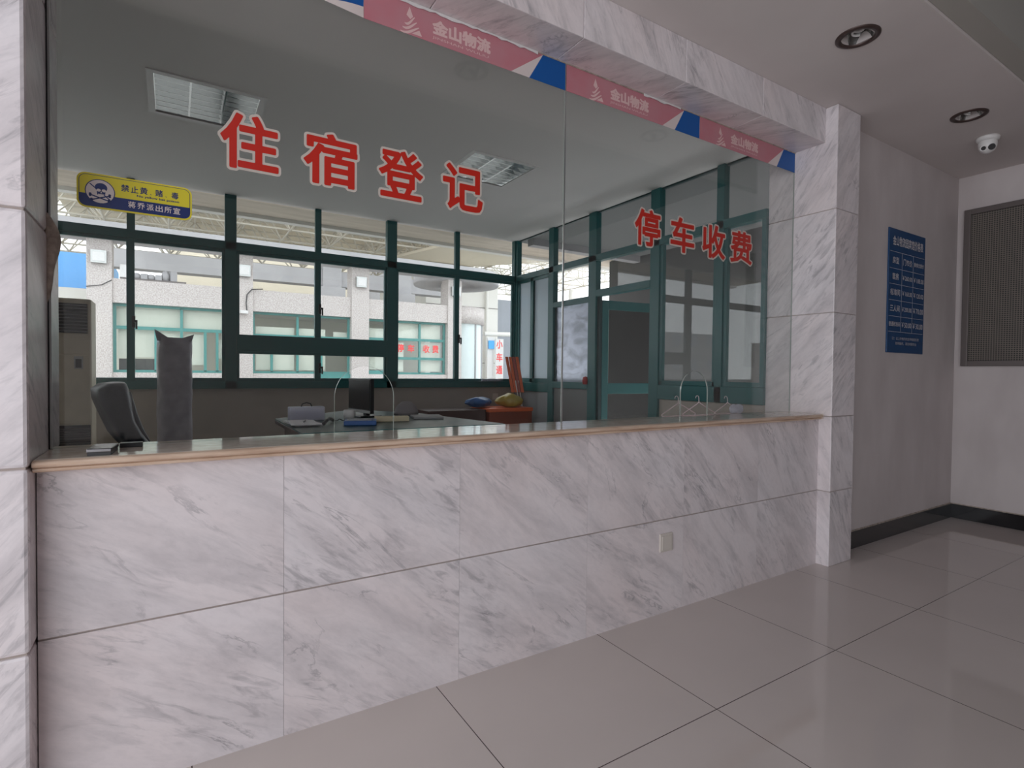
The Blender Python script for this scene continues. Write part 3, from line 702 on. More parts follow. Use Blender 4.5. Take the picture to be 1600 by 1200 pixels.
# ------------------------------------------------------------------ office things
def troffer(x0, x1, y0, y1, label):
    t = thing('ceiling_light', ((x0+x1)/2, (y0+y1)/2, OZ), label, 'ceiling light', 'louvred office ceiling lights')
    b = MB(); r = .022
    for q in ((x0-.02, x1+.02, y0-.02, y0+r), (x0-.02, x1+.02, y1-r, y1+.02), (x0-.02, x0+r, y0+r, y1-r), (x1-r, x1+.02, y0+r, y1-r)): b.box(*q, OZ-.006, OZ+.004, MT['white'])
    b.build('frame', t)
    b = MB(); b.box(x0, x1, y0, y1, OZ+.10, OZ+.11, MT['alu'])
    for q in ((x0, x0+.004, y0, y1), (x1-.004, x1, y0, y1), (x0, x1, y0, y0+.004), (x0, x1, y1-.004, y1)): b.box(*q, OZ, OZ+.10, MT['chrome'])
    b.build('housing', t)
    w_ = (x1-x0-.044)/3
    for k in range(3):
        xa = x0+.022+k*w_; b = MB()
        b.tube((xa+w_/2, y0+.03, OZ+.075), (xa+w_/2, y1-.03, OZ+.075), .013, MT['white'], n=12); b.build('tube_lamp', t)
        b = MB(); nf = 8
        for j in range(nf):
            yy = y0+.03+(y1-y0-.06)*j/(nf-1); b.prism([(yy-.014, OZ+.055), (yy+.014, OZ+.055), (yy+.003, OZ+.004), (yy-.003, OZ+.004)], 'x', xa+.006, xa+w_-.006, MT['chrome'])
        for s_ in (xa+.003, xa+w_-.003): b.prism([(s_-.007, OZ+.05), (s_+.007, OZ+.05), (s_+.003, OZ+.002), (s_-.003, OZ+.002)], 'y', y0+.022, y1-.022, MT['chrome'])
        b.build('louvre', t)
troffer(*TF[0], 'unlit square louvred office ceiling light above the first large character')
troffer(*TF[1], 'unlit square louvred office ceiling light beside the fourth large character')

# floor-standing air conditioner
t = thing('air_conditioner', (-.86, 6.1, .40), 'tall cream floor-standing air conditioner in the left corner of the office', 'air conditioner')
b = MB(); b.box(-1.13, -.605, 5.98, 6.30, .40, 2.10, MT['acbody']); b.build('body', t, bevel=.015)
b = MB(); b.box(-1.10, -.632, 5.968, 5.985, 1.80, 2.055, MT['dark'])
for k in range(9): b.box(-1.10, -.632, 5.955, 5.972, 1.812+k*.028, 1.818+k*.028, pbr('louvre_grey', (.26, .26, .26), .4) if k == 0 else bpy.data.materials['louvre_grey'])
b.box(-.88, -.875, 5.958, 5.97, 1.80, 2.055, MT['dark']); b.build('air_outlet', t)
b = MB(); b.box(-1.12, -.615, 5.973, 5.985, 1.62, 1.755, MT['acbody']); b.box(-1.12, -.615, 5.972, 5.984, 1.02, 1.61, MT['acbody']); b.build('front_panel', t, bevel=.004)
b = MB(); b.box(-.725, -.665, 5.966, 5.974, 1.49, 1.60, MT['alu']); cdp = b.build('control_panel', t); MB().box(-.716, -.674, 5.963, 5.967, 1.50, 1.575, MT['dark']).build('display', cdp)
b = MB(); b.box(-1.12, -.615, 5.972, 5.984, .56, 1.0, MT['dark'])
for k in range(20): b.box(-1.12, -.615, 5.966, 5.974, .57+k*.021, .575+k*.021, MT['frameg'])
b.build('intake_grille', t)

# swivel chair
t = thing('office_chair', (-.1, 4.75, .40), 'dark padded leather office chair beside the air conditioner', 'chair')
cx, cy = -.02, 4.75
ang = R(12)
def rotp(p): v = Vector(p); c = Vector((cx, cy, 0)); return tuple(c + Matrix.Rotation(ang, 3, 'Z') @ (v-c))
def slabloft(prof, width, m, name, th, n=10):
    rings = []
    for (x, z, wf, tf) in prof:
        ring = []
        for k in range(20):
            a = 2*math.pi*k/20; c_, s_ = math.cos(a), math.sin(a)
            px_ = math.copysign(abs(c_)**.6, c_)*th*tf/2; py_ = math.copysign(abs(s_)**.45, s_)*width*wf/2
            ring.append(rotp((x+px_, cy+py_, z)))
        rings.append(ring)
    b = MB(); b.loft(rings, m); return b.build(name, t)
slabloft([(-.335, 1.402, .50, .35), (-.370, 1.392, .78, .9), (-.385, 1.355, .92, 1.25), (-.375, 1.29, .98, 1.3), (-.358, 1.21, 1, 1.15), (-.335, 1.13, 1, 1.05), (-.300, 1.05, .98, 1.1), (-.255, .98, .95, 1.1), (-.20, .91, .92, 1.0), (-.15, .84, .85, .7)], .50, MT['leather'], 'backrest', .15)
slabloft([(-.290, 1.335, .50, .5), (-.292, 1.28, .72, .8), (-.272, 1.18, .76, .9), (-.240, 1.08, .76, .9), (-.190, .98, .72, .8), (-.150, .92, .55, .5)], .50, MT['leather'], 'back_cushion', .07)
b = MB(); b.loft([[rotp((cx+.26*sx*c1, cy+.26*sy*c1, z)) for sx, sy in [(math.copysign(abs(math.cos(a))**.5, math.cos(a)), math.copysign(abs(math.sin(a))**.5, math.sin(a))) for a in [2*math.pi*k/24 for k in range(24)]]] for c1, z in ((.85, .80), (1, .82), (1.02, .87), (.9, .90), (.4, .905))], MT['leather']); b.build('seat', t)
for s_ in (-1, 1):
    b = MB(); y = cy+.27*s_; b.path([rotp(p) for p in ((cx-.16, y, .80), (cx-.18, y, .90), (cx+.10, y, .91), (cx+.14, y, .82))], .016, MT['dark'], 8); b.box(cx-.17, cx+.10, y-.03, y+.03, .90, .93, MT['leather'], rot=ang, c=(cx, cy, 0)); b.build('armrest', t, bevel=.006)
MB().tube((cx, cy, .48), (cx, cy, .80), .028, MT['chrome'], n=14).build('gas_lift', t)
for k in range(5):
    a = 2*math.pi*k/5; e = (cx+.28*math.cos(a), cy+.28*math.sin(a), .465)
    b = MB(); b.tube((cx, cy, .50), e, .022, MT['dark'], r1=.014); ba = b.build('base_arm', t)
    b = MB(); d = Vector((-math.sin(a), math.cos(a), 0))*.014; c = Vector((e[0], e[1], .4275)); b.tube(c-d, c+d, .027, MT['dark'], n=14); b.build('caster', ba)

# tall bundle wrapped in grey plastic
b = MB(); rings = []; N = 20
for i in range(24):
    z = .40+1.36*i/23; ring = []
    for k in range(N):
        a = 2*math.pi*k/N; sx = math.copysign(abs(math.cos(a))**.55, math.cos(a)); sy = math.copysign(abs(math.sin(a))**.55, math.sin(a))
        f = 1+.02*math.sin(i*.9+k)+random.uniform(-.012, .012); tw = R(18)
        X, Y = .118*sx*f*(1+.0*i), .118*sy*f
        ring.append((.010+X*math.cos(tw)-Y*math.sin(tw), 5.45+X*math.sin(tw)+Y*math.cos(tw), z))
    rings.append(ring)
b.loft(rings, MT['wrap']); o = b.build('wrapped_bundle', label='tall upright bundle wrapped in grey plastic with two peaked corners', cat='bundle')
b = MB()
for s_, h in ((-1, .07), (1, .035)):
    bx = .010+s_*.118
    P = [(bx-s_*.09, 5.40, 1.75), (bx+s_*.005, 5.36, 1.73), (bx+s_*.005, 5.50, 1.74), (bx+s_*.025, 5.38, 1.76+h), (bx-s_*.06, 5.44, 1.765)]
    b.faces(P, [(0, 1, 3, 4), (1, 2, 3), (2, 4, 3), (0, 4, 2), (0, 2, 1)], MT['wrap'])
b.build('gathered_corners', o)

# desk with glass top
t = thing('desk', (1.2, 3.6, .40), 'dark desk with a green glass top behind the counter', 'desk')
DZ = 1.15
desk = [(.615, 4.17), (.60, 3.16), (1.62, 3.10), (2.30, 3.16), (2.05, 3.55), (1.72, 4.28), (1.45, 4.75), (1.35, 4.80)]
DK = [(.615, 4.17), (.60, 3.12), (1.90, 3.12), (1.74, 4.20), (1.45, 4.76), (1.30, 4.80)]
b = MB(); b.prism(DK, 'z', DZ-.035, DZ-.008, MT['deskwood']); b.build('desktop', t, bevel=.004)
b = MB(); b.prism(DK, 'z', DZ-.0075, DZ, MT['deskglass'], me=pbr('green_glass_edge', (.03, .16, .17), .2)); b.build('glass_top', t)
for q in ((.66, .69, 3.25, 4.05), (1.62, 1.65, 3.25, 4.15)): MB().box(*q, .40, DZ-.036, MT['deskwood']).build('side_panel', t)
MB().box(.69, 1.62, 3.6, 3.62, .55, DZ-.036, MT['deskwood']).build('modesty_panel', t)

# desk things
b = MB(); b.box(.668, .90, 3.90, 3.98, DZ+.001, DZ+.095, MT['clear']); o = b.build('plastic_case', label='clear plastic divider case with a black handle on the desk', cat='case', bevel=.006)
b = MB()
for k in range(6): b.box(.680+k*.036, .708+k*.036, 3.915, 3.965, DZ+.012, DZ+.07, pbr('case_contents', (.50, .50, .62), .5) if k == 0 else bpy.data.materials['case_contents'])
b.build('contents', o)
b = MB(); b.path([(.75, 3.94, DZ+.094), (.757, 3.94, DZ+.115), (.785, 3.94, DZ+.122), (.812, 3.94, DZ+.115), (.82, 3.94, DZ+.094)], .004, MT['dark']); b.build('handle', o)
b = MB(); b.box(.63, .79, 3.52, 3.86, DZ+.001, DZ+.012, MT['paper'], rot=R(4)); b.box(.62, .78, 3.46, 3.80, DZ+.012, DZ+.016, MT['paper'], rot=R(-6))
o = b.build('paper_stack', label='white papers lying in front of the clear plastic case', cat='papers')
b = MB(); b.path([(.70, 3.60, DZ+.020), (.73, 3.70, DZ+.020)], .004, MT['dark']); b.build('pen', label='small dark pen lying on the white papers', cat='pen')
t = thing('telephone', (1.0, 3.45, DZ), 'dark corded handset lying left of the blue box on the desk', 'telephone')
b = MB(); P = [(.80, 3.50, .012), (.83, 3.55, .028), (.86, 3.62, .034), (.89, 3.68, .026), (.91, 3.71, .012)]; b.path([(x, y, DZ+z) for x, y, z in P], .011, MT['dark'], 8); b.build('handset', t)
b = MB(); b.path([(.90, 3.71, DZ+.01)]+[(.90+.012*k, 3.74+.02*math.sin(k*1.3), DZ+.012+.006*math.cos(k*1.3)) for k in range(10)], .003, MT['dark'], 5); b.build('cord', t)
b = MB(); b.box(.93, 1.13, 3.40, 3.58, DZ+.001, DZ+.030, pbr('blue_box', (.03, .11, .34), .35), rot=R(-18)); o = b.build('blue_box', label='low blue box with a grey top on the desk below the monitor', cat='box', bevel=.004)
b = MB(); b.box(.945, 1.10, 3.42, 3.56, DZ+.0302, DZ+.034, MT['greysteel'], rot=R(-18)); b.build('top_label', o)
b = MB(); b.box(1.17, 1.40, 3.58, 3.66, DZ+.001, DZ+.035, pbr('cream_card', (.60, .52, .36), .6), rot=R(-14)); b.build('cream_box', label='long cream cardboard box on the desk right of the blue box', cat='box', bevel=.002)
# monitor
t = thing('computer_monitor', (1.19, 3.95, DZ), 'black computer monitor turned sideways on the desk', 'monitor')
ma = R(-83); mc = (1.185, 4.06)
def mbx(name, x0, x1, y0, y1, z0, z1, m, bevel=.003):
    b = MB(); b.box(mc[0]+x0, mc[0]+x1, mc[1]+y0, mc[1]+y1, z0, z1, m, rot=ma, c=(mc[0], mc[1], 0)); return b.build(name, t, bevel=bevel)
tilt = ma
mbx('casing', -.20, .20, -.0, .030, DZ+.035, DZ+.290, MT['dark'])
mbx('screen', -.188, .188, -.003, .001, DZ+.062, DZ+.280, pbr('screen_glass', (.02, .018, .02), .25), 0)
mbx('lower_bezel', -.198, .198, -.005, .0, DZ+.038, DZ+.056, MT['alu'], 0)
mbx('stand', -.03, .03, .046, .075, DZ+.01, DZ+.20, MT['dark'])
mbx('base', -.10, .10, -.03, .14, DZ+.001, DZ+.012, MT['dark'])
b = MB(); b.lathe([(0, 0), (.035, .002), (.042, .03), (.040, .065), (.034, .067), (.034, .01), (0, .008)], (1.07, 3.90, DZ+.001), MT['white'], n=20); b.build('white_cup', label='white cup in front of the monitor foot', cat='cup')
b = MB(); b.path([(1.40, 3.92, DZ+.008), (1.40, 3.86, DZ+.02), (1.42, 3.80, DZ+.012), (1.43, 3.78, DZ+.018), (1.47, 3.84, DZ+.010), (1.40, 3.90, DZ+.025)], .007, MT['dark'], 6); b.build('cable', label='tangled black cable on the desk right of the monitor', cat='cable')
b = MB(); b.loft([[(1.56+.10*math.cos(a)*s_, 4.06+.08*math.sin(a)*s_, DZ+z) for a in [2*math.pi*k/10+.2*z for k in range(10)]] for s_, z in ((1, .001), (1.02, .03), (.8, .075), (.35, .11))], pbr('crumpled_grey_cloth', (.22, .20, .21), .8)); b.build('crumpled_cloth', label='crumpled grey cloth heaped behind the monitor', cat='cloth')
b = MB(); b.box(1.50, 1.72, 3.66, 3.88, DZ+.001, DZ+.018, pbr('grey_ledger', (.30, .30, .31), .6), rot=R(-15)); b.build('ledger', label='flat grey ledger on the desk behind the monitor cable', cat='book', bevel=.002)

# boxes and bags in the far corner
b = MB(); b.box(3.42, 4.08, 6.0, 6.45, .40, 1.03, MT['redbrown']); b.box(3.41, 4.09, 5.99, 6.46, .985, 1.032, MT['orange']); b.build('orange_chest', label='orange box in the far right corner of the office under plastic bags', cat='box', bevel=.006)
MB().box(2.6, 3.40, 6.05, 6.5, .40, 1.02, MT['deskwood']).build('low_cabinet', label='dark low cabinet left of the orange box by the back wall', cat='cabinet', bevel=.004)
def blob(name, c, r, m, label, cat, seed, z0):   # crumpled thin-walled bag
    rnd = random.Random(seed); bm_ = MB(); rings = []; nk = 26; fold = [rnd.uniform(.72, 1.16) for _ in range(nk)]; lob = rnd.uniform(0, 6)
    for i in range(1, 13):
        ph = math.pi*i/13; ring = []
        for k in range(nk):
            a = 2*math.pi*k/nk; g_ = (fold[k]*.6+.4)*(1+.16*math.sin(3*a+lob))*rnd.uniform(.90, 1.08); zz_ = c[2]-r[2]*math.cos(ph)*(1+.22*math.sin(2*a+lob))*rnd.uniform(.93, 1.05)
            ring.append((c[0]+r[0]*math.sin(ph)**.8*math.cos(a)*g_, c[1]+r[1]*math.sin(ph)**.8*math.sin(a)*g_, max(z0, zz_)))
        rings.append(ring)
    bm_.loft(rings, m); return bm_.build(name, subsurf=1, label=label, cat=cat)
blob('plastic_bag', (3.85, 6.2, 1.115), (.19, .16, .095), MT['yellowbag'], 'yellow plastic bag on the orange box', 'bag', 3, 1.034)
blob('plastic_bag', (3.42, 6.28, 1.10), (.20, .12, .065), MT['bluebag'], 'blue plastic bag spilling left of the yellow bag', 'bag', 5, 1.034)
t = thing('folded_sign', (4.14, 6.45, .40), 'orange folded plastic sign on white poles leaning in the corner', 'sign')
P0 = Vector((4.215, 6.30, .405)); P1 = Vector((4.075, 6.52, 1.72)); dd = (P1-P0).normalized(); sd = Vector((.85, -.53, 0)).normalized()
for k in range(4):
    o_ = sd*(-.069+.046*k); b = MB(); m = MT['orange'] if k != 2 else pbr('orange_red_plastic', (.33, .035, .02), .4)
    a0, a1 = P0+dd*.83+o_, P1+o_*1.05; w2 = sd*.021; t2 = Vector((.53, .85, 0))*(.02+.006*k)
    pts = [a0-w2-t2, a0+w2-t2, a0+w2+t2, a0-w2+t2, a1-w2-t2, a1+w2-t2, a1+w2+t2, a1-w2+t2]
    b.faces([tuple(p) for p in pts], [(0, 1, 2, 3), (4, 7, 6, 5), (0, 4, 5, 1), (1, 5, 6, 2), (2, 6, 7, 3), (3, 7, 4, 0)], m); b.build('fold_panel', t, bevel=.003)
for k in (-1, 1):
    b = MB(); b.tube(P0+sd*.012*k, P0+dd*1.0+sd*.02*k-Vector((0, .03, 0)), .008, MT['white']); b.build('pole', t)
b = MB(); rnd = random.Random(2)
for k in range(5): b.tube((3.72+.06*k, 6.74+rnd.uniform(-.01, .01), 1.388), (3.82+.06*k, 6.735+rnd.uniform(-.015, .015), 1.392+rnd.uniform(0, .008)), .016, pbr('knit_glove', (.33, .36, .42), .9) if k == 0 else bpy.data.materials['knit_glove'], r1=.012)
b.box(3.68, 4.05, 6.70, 6.80, 1.3705, 1.374, bpy.data.materials['knit_glove']); b.build('work_gloves', label='grey knitted work gloves on the window ledge by the orange sign', cat='gloves')
b = MB(); b.box(3.95, 4.04, BY-.015, BY, 1.10, 1.19, MT['screwhite']); b.build('wall_socket', label='pale wall socket below the back window above the yellow bag', cat='socket', bevel=.003)
# red knob on the partition
b = MB(); b.lathe([(0, 0), (.035, .003), (.04, .05), (.03, .09), (0, .1)], (XR-.03, 5.17, 1.36), pbr('red_plastic', (.35, .02, .02), .4), n=16); b.build('red_cap', label='small red plastic cap at the foot of the partition window', cat='cap')
# wire hangers lying against the glass behind the counter
def hanger(x, y, z, w_, tilt, label):
    b = MB(); H = w_*.24
    pts = [(-w_/2, 0), (-w_/2-.006, .012), (-.02, H), (0, H+.012), (.02, H), (w_/2+.006, .012), (w_/2, 0), (-w_/2, 0)]
    f = lambda p: (x+p[0], y+p[1]*math.sin(tilt)*1.0, z+p[1]*math.cos(tilt))
    b.path([f(p) for p in pts], .0036, MT['wire'], 6)
    hk = [(0, H+.012), (0, H+.035)]+[(-.018+.018*math.cos(R(a)), H+.040+.020*math.sin(R(a))) for a in range(0, 200, 25)]
    b.path([f(p) for p in hk], .0022, MT['wire'], 6)
    b.build('wire_hanger', label=label, cat='hanger', group='wire hangers behind the glass')
hanger(3.06, 2.635, 1.2, .34, R(4), 'wire coat hanger leaning behind the glass, left of the small arched opening')
hanger(3.26, 2.622, 1.2, .34, R(2), 'wire coat hanger seen through the small arched opening')
hanger(3.62, 2.64, 1.2, .30, R(5), 'wire coat hanger behind the glass nearest the right pillar')
blob('plastic_bag', (3.68, 2.618, 1.232), (.085, .025, .035), MT['clear'], 'crumpled clear plastic bag on the counter behind the right glass', 'bag', 8, 1.1985)

# ------------------------------------------------------------------ outside
MB().box(-60, 60, 7.1, 90, -.25, -.12, MT['asphalt']).build('ground', label='pale concrete yard outside the windows', cat='ground', kind='structure')
FY = 14.0
bd = thing('opposite_building', (3, FY, -.12), 'granite clad building across the lane with teal windows and a pergola roof', 'building')
PX = [(-1.5, -1.075), (1.275, 1.59), (3.89, 4.345), (6.61, 7.04)]
PX = [(-1.5, -1.075), (1.20, 1.59), (3.89, 4.345), (6.61, 7.04)]
for a, c in PX: MB().box(a, c, FY, FY+.45, -.12, 4.18, MT['granite']).build('pillar', bd, bevel=.01)
for (a, c) in ((-1.075, 1.20), (1.59, 3.89), (4.345, 6.61)):
    MB().box(a, c, FY+.05, FY+.35, 2.885, 3.39, MT['granite']).build('granite_beam', bd)
    if a != 1.59: MB().box(a, c, FY+.05, FY+.30, -.12, 1.42, MT['granite']).build('granite_wall', bd)
MB().box(1.59, 3.0, FY+.05, FY+.30, -.12, 1.42, MT['granite']).build('granite_wall', bd)
MB().box(3.0, 3.89, FY+.10, FY+.16, -.12, 1.42, MT['tealout']).build('teal_panel', bd)
MB().box(4.345, 5.0, FY+.10, FY+.16, -.12, 1.52, MT['tealout']).build('teal_panel', bd)
MB().box(-2.0, 7.6, FY-.35, FY+.46, 4.18, 4.47, MT['concrete']).build('roof_slab', bd)
for a, c in PX:
    m_ = (a+c)/2; b = MB(); b.box(m_-.13, m_+.13, FY-.10, FY-.001, 3.66, 3.92, MT['alu']); b.box(m_-.10, m_+.10, FY-.108, FY-.10, 3.70, 3.88, MT['white']); b.build('flood_lamp', bd)
def owin(x0, x1, ms, bars, blinds, dark=None):
    t_ = MB(); z0, z1 = 1.42, 2.885; y0, y1 = FY+.18, FY+.24; f = .055
    t_.box(x0, x1, y0, y1, z0, z0+f, MT['tealout']); t_.box(x0, x1, y0, y1, z1-f, z1, MT['tealout']); t_.box(x0, x0+f, y0, y1, z0+f, z1-f, MT['tealout']); t_.box(x1-f, x1, y0, y1, z0+f, z1-f, MT['tealout'])
    for x, za, zb in ms: t_.box(x-f/2, x+f/2, y0, y1, za, zb, MT['tealout'])
    for z, xa, xb in bars: t_.box(xa, xb, y0-.002, y1-.002, z-.035, z+.035, MT['tealout'])
    t_.build('window_frame', bd)
    g = MB(); g.box(x0+.02, x1-.02, y0+.025, y0+.030, z0+.02, z1-.02, MT['wglass']); g.build('glass_pane', bd)
    for xa, xb, za, zb in blinds:
        bl = MB(); bl.box(xa, xb, y1+.06, y1+.08, za, zb, MT['blind']); bl.build('window_blind', bd)
owin(-1.075, 1.20, [(-.42+.1, 1.45, 2.40), (.16, 1.45, 2.85), (.62, 1.45, 2.40), (.86, 1.45, 2.4)], [(2.38, -1.05, 1.18)], [(-1.0, .14, 1.75, 2.36), (-1.02, .14, 2.42, 2.85), (.2, 1.1, 2.42, 2.85), (.22, .60, 1.6, 2.30), (.9, 1.15, 1.75, 2.2)])
owin(1.59, 3.89, [(2.28+.33, 1.45, 2.85), (2.02, 1.45, 2.05), (3.18, 1.45, 2.05)], [(2.33, 1.6, 3.88)], [(1.68, 2.55, 1.5, 2.55), (2.66, 3.3, 1.5, 2.55), (3.5, 3.85, 1.9, 2.5)])
owin(5.02, 6.60, [(5.83, 1.45, 2.85)], [(2.38, 5.04, 6.58), (1.86, 5.04, 6.58)], [(5.87, 6.5, 1.9, 2.33), (5.08, 5.4, 1.5, 2.3), (5.87, 6.5, 1.5, 1.82), (5.08, 6.5, 2.42, 2.83)])
owin(4.345, 5.0, [], [(2.36, 4.36, 4.98), (2.0, 4.36, 4.98)], [(4.42, 4.95, 2.05, 2.65), (4.42, 4.95, 1.55, 1.95)])
for k, s_ in enumerate('停车收费'):
    b = MB(); add_text(b, s_, (5.17, 5.47, 5.93, 6.21)[k], (5.37, 5.67, 6.12, 6.40)[k], 2.03, 2.25, FY+.172, MT['signred'], bold=.03); b.build('red_character', bd, fix=False)
MB().box(-1.9, 7.5, FY+3.6, FY+3.8, -.12, 4.6, MT['creamwall']).build('rear_wall', bd) if False else None
# room behind the opposite windows
b = MB(); b.box(-1.4, 7.0, FY+.46, FY+3.2, 2.95, 3.05, MT['whitewall']); b.build('inner_ceiling', bd)
b = MB(); b.box(-1.4, 7.0, FY+2.6, FY+2.7, -.1, 2.95, MT['blind']); b.build('inner_wall', bd)
b = MB(); b.box(-1.0, -.2, FY+.5, FY+.8, 1.3, 1.72, MT['dark']); b.build('inner_chairs', bd)
# camera on the pillar with a cable
b = MB(); b.box(1.30, 1.46, FY-.16, FY-.02, 2.80, 2.87, MT['white'], rot=R(10)); b.build('bullet_camera', label='small white camera on the second granite pillar outside', cat='camera')
b = MB(); b.path([(1.46, FY-.02, 2.86), (1.44, FY-.03, 3.05), (1.46, FY-.03, 3.25), (1.56, FY-.03, 3.38), (1.80, FY+.0, 3.41)], .012, MT['dark']); b.build('camera_cable', label='dark cable looping up from the outside camera', cat='cable')
b = MB(); P = [(-1.08, FY-.01, 3.34), (-1.25, FY-.02, 3.22), (-1.5, FY-.02, 3.17)]; b.path(P, .008, MT['dark']); b.build('loose_wire', label='thin wire sagging on the first granite pillar', cat='cable')
# debris on the beam
b = MB(); rnd = random.Random(4)
b.box(-.95, .25, FY+.08, FY+.30, 3.39, 3.43, MT['frameg'])
for k in range(6):
    x = -.66+.13*k; h_ = rnd.uniform(.10, .24)
    if k % 2: b.box(x-.05, x+.07, FY+.1, FY+.26, 3.43, 3.43+h_, MT['concrete'], rot=R(rnd.uniform(-30, 30)))
    else: b.lathe([(0, 0), (.07, .0), (.085, h_*.5), (.05, h_*.9), (0, h_)], (x, FY+.18, 3.43), MT['concrete'], n=9)
b.build('roof_debris', label='grey odds and ends lying on the granite beam', cat='debris')
MB().box(-.95, -.80, FY+.08, FY+.3, 3.431, 3.70, MT['white']).build('white_box', label='white box standing on the granite beam beside the debris', cat='box', bevel=.01)
# second row of beams behind the pergola
rb = thing('rear_structure', (4, 19, -.12), 'grey concrete frame with deep beams behind the opposite building', 'structure')
MB().box(-1.6, 9.2, 18.4, 18.9, 4.30, 4.80, MT['concrete']).build('beam', rb)
for x in (4.15, 6.6):
    MB().box(x, x+.6, 18.3, 19.0, -.12, 5.1, MT['concrete']).build('column', rb); MB().box(x-.1, x+.7, 18.2, 19.1, 3.75, 4.25, MT['concrete']).build('column_head', rb)
# cream hall far behind
MB().box(-.2, 9.4, 32, 40, -.12, 12.5, MT['creamwall']).build('cream_hall', label='large cream hall rising far behind the pergola', cat='building')
MB().box(9.4, 14.5, 33, 40, -.12, 11.5, MT['concrete']).build('grey_hall', label='grey hall beside the cream hall far behind', cat='building')
# space frame roof
b = MB(); m_ = MT['tube']; nx, ny, s_ = 15, 7, 1.7
X0, Y0, ZB, ZT = -5.2, 17.5, 6.15, 7.35
bot = lambda i, j: Vector((X0+i*s_, Y0+j*s_, ZB)); top = lambda i, j: Vector((X0+(i-.5)*s_, Y0+(j-.5)*s_, ZT))
for i in range(nx):
    for j in range(ny):
        if i < nx-1: b.tube(bot(i, j), bot(i+1, j), .035, m_, n=5)
        if j < ny-1: b.tube(bot(i, j), bot(i, j+1), .035, m_, n=5)
        b.tube(top(i, j), top(i+1, j), .035, m_, n=5); b.tube(top(i, j), top(i, j+1), .035, m_, n=5)
        for di in (0, 1):
            for dj in (0, 1): b.tube(bot(i, j), top(i+di, j+dj), .028, m_, n=5)
sf = thing('space_frame_canopy', (5, 22, 6.1), 'white tubular space frame canopy over the yard', 'canopy')
b.build('tube_lattice', sf)
MB().box(-3.4, 12.5, 16.6, 28, ZT+.1, ZT+.2, MT['creamwall']).build('roof_sheet', sf)
MB().box(-5.2, 19, 16.35, 16.6, ZT-.2, ZT+.3, MT['whitewall']).build('fascia', sf)
for x in (-4.5, 19): MB().tube((x, 24, -.12), (x, 24, ZB), .25, MT['whitewall'], n=20).build('column', sf)
# cream sloping soffit
b = MB(); b.prism([(8.2, 17.2), (13.2, 17.2), (9.4, 22.0), (7.4, 20.5)], 'z', 5.95, 6.05, MT['creamwall']); b.build('cream_soffit', label='cream triangular canopy soffit under the space frame', cat='canopy')
# round tower at the right end
t = thing('round_tower', (7.55, FY+.75, -.12), 'round glazed tower with a granite drum and disc roof', 'tower')
c_ = (7.35, FY+1.0)
MB().tube((*c_, -.12), (*c_, 2.95), .78, pbr('tower_glass', (.60, .68, .68), .08, spec=.8), n=40).build('curved_glass', t)
b = MB(); b.lathe([(.70, 2.93), (.86, 2.93), (.86, 3.42), (.70, 3.42), (0, 3.42)], (*c_, 0), MT['granite'], n=48); b.build('granite_drum', t)
for a in (-1.2, -.6, 0.0, .6): MB().box(c_[0]+.79*math.cos(a)-.02, c_[0]+.79*math.cos(a)+.02, c_[1]+.79*math.sin(a)-.02, c_[1]+.79*math.sin(a)+.02, -.12, 2.93, MT['concrete']).build('glazing_bar', t)
b = MB(); b.lathe([(0, 4.17), (.55, 4.17), (.56, 4.12), (1.28, 4.12), (1.30, 4.16), (1.30, 4.44), (1.26, 4.47), (0, 4.47)], (*c_, 0), MT['concrete'], n=56); b.build('disc_roof', t)
MB().tube((c_[0]-.3, c_[1], 3.42), (c_[0]-.3, c_[1], 4.2), .2, MT['granite'], n=20).build('neck', t)
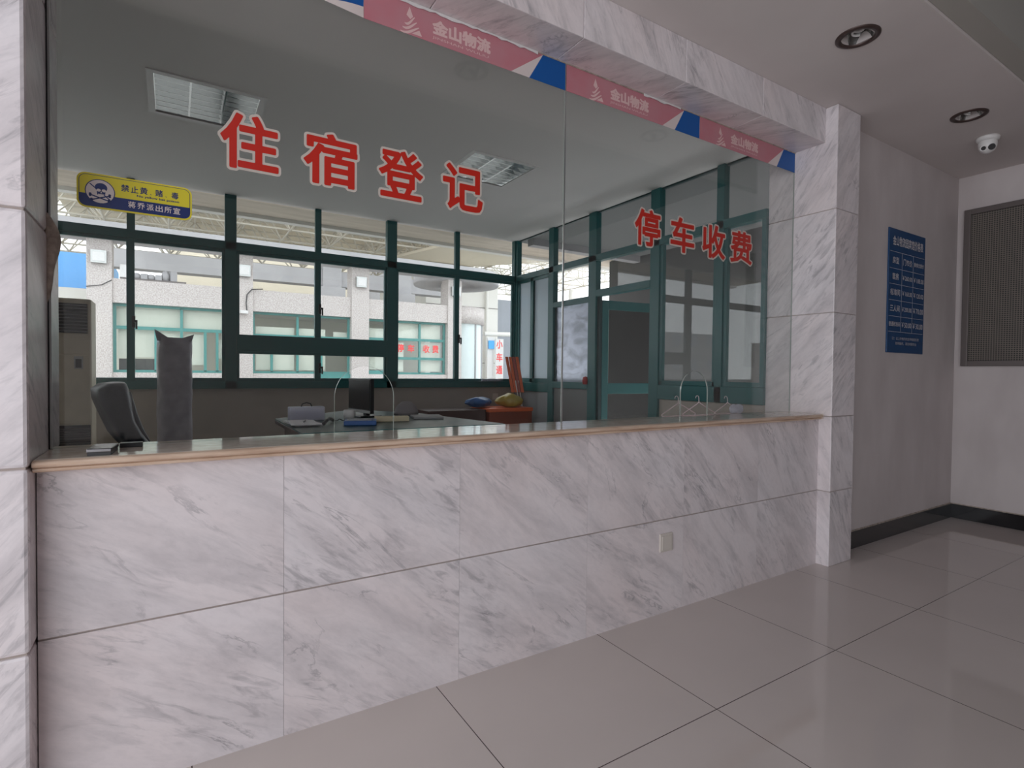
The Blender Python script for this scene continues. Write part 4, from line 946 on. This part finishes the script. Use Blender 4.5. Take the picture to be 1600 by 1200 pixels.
# white clad building and things in front
t = thing('white_clad_building', (11, 20.5, -.12), 'white panel clad building wall right of the round tower', 'building')
MB().box(8.6, 11.95, 20.3, 26, -.12, 5.9, MT['whitewall']).build('cladding', t)
b = MB()
for z in (1.9, 3.1, 4.25, 5.4): b.box(8.6, 11.95, 20.285, 20.3, z-.012, z+.012, MT['frameg'])
b.build('panel_joints', t); MB().tube((11.33, 20.18, -.12), (11.33, 20.18, 5.9), .07, MT['whitewall']).build('downpipe', t)
MB().box(12.0, 13.2, 20.8, 24, -.12, 4.75, MT['greysteel']).build('grey_kiosk', label='blue-grey steel clad block beside the white building', cat='building')
b = MB(); b.tube((10.67, 19.2, 3.06), (13.6, 19.2, 3.12), .09, MT['whitewall'], n=14); o = b.build('gantry_pipe', label='white horizontal gantry pipe carrying the lane signs', cat='gantry')
MB().box(12.9, 13.1, 19.1, 19.3, -.12, 3.1, MT['whitewall']).build('post', o)
b = MB(); b.box(10.78, 11.09, 19.12, 19.16, .2, 2.92, MT['white']); b.build('notice_board', label='white notice board hanging left of the red lettered lane sign', cat='sign')
b = MB(); b.box(10.81, 11.07, 19.05, 19.10, 2.46, 2.79, MT['signblue']); b.build('blue_sign', label='small bright blue square sign under the gantry pipe', cat='sign')
b = MB(); b.box(11.09, 11.47, 19.0, 19.05, .2, 2.87, MT['white']); o = b.build('lane_sign', label='tall white lane sign with red vertical characters', cat='sign')
b = MB()
for k, s_ in enumerate('小车通道'): add_text(b, s_, 11.13, 11.43, 2.47-.52*k, 2.82-.52*k, 18.995, MT['signred'], bold=.03)
b.build('lettering', o, fix=False)
# blue hall and low buildings on the left
MB().box(-14, -2.6, 32, 38, -.12, 6.9, MT['bluewall']).build('blue_hall', label='pale blue hall seen at the far left beyond the pillar', cat='building')
MB().box(-14, -2.4, 28, 30, -.12, 4.75, MT['whitewall']).build('white_shed', label='low white shed in front of the blue hall', cat='building')
rnd = random.Random(11)
for k, (x, y, w_, h) in enumerate(((-38, 40, 12, 6.0), (-27, 47, 8, 8))):
    t = thing('distant_block', (x, y, -.12), ('low pale block reflected in the partition glass', 'taller pale block reflected in the partition glass')[k], 'building')
    MB().box(x-w_/2, x+w_/2, y, y+6, -.12, h, MT['concrete']).build('wall', t)
    for i in range(4):
        for j in range(2): MB().box(x-w_/2+.8+i*w_/4.4, x-w_/2+1.9+i*w_/4.4, y-.05, y, 2+j*2.6, 3.3+j*2.6, MT['greysteel']).build('window', t)

for o in bpy.data.objects:
    if '_org' in o: del o['_org']
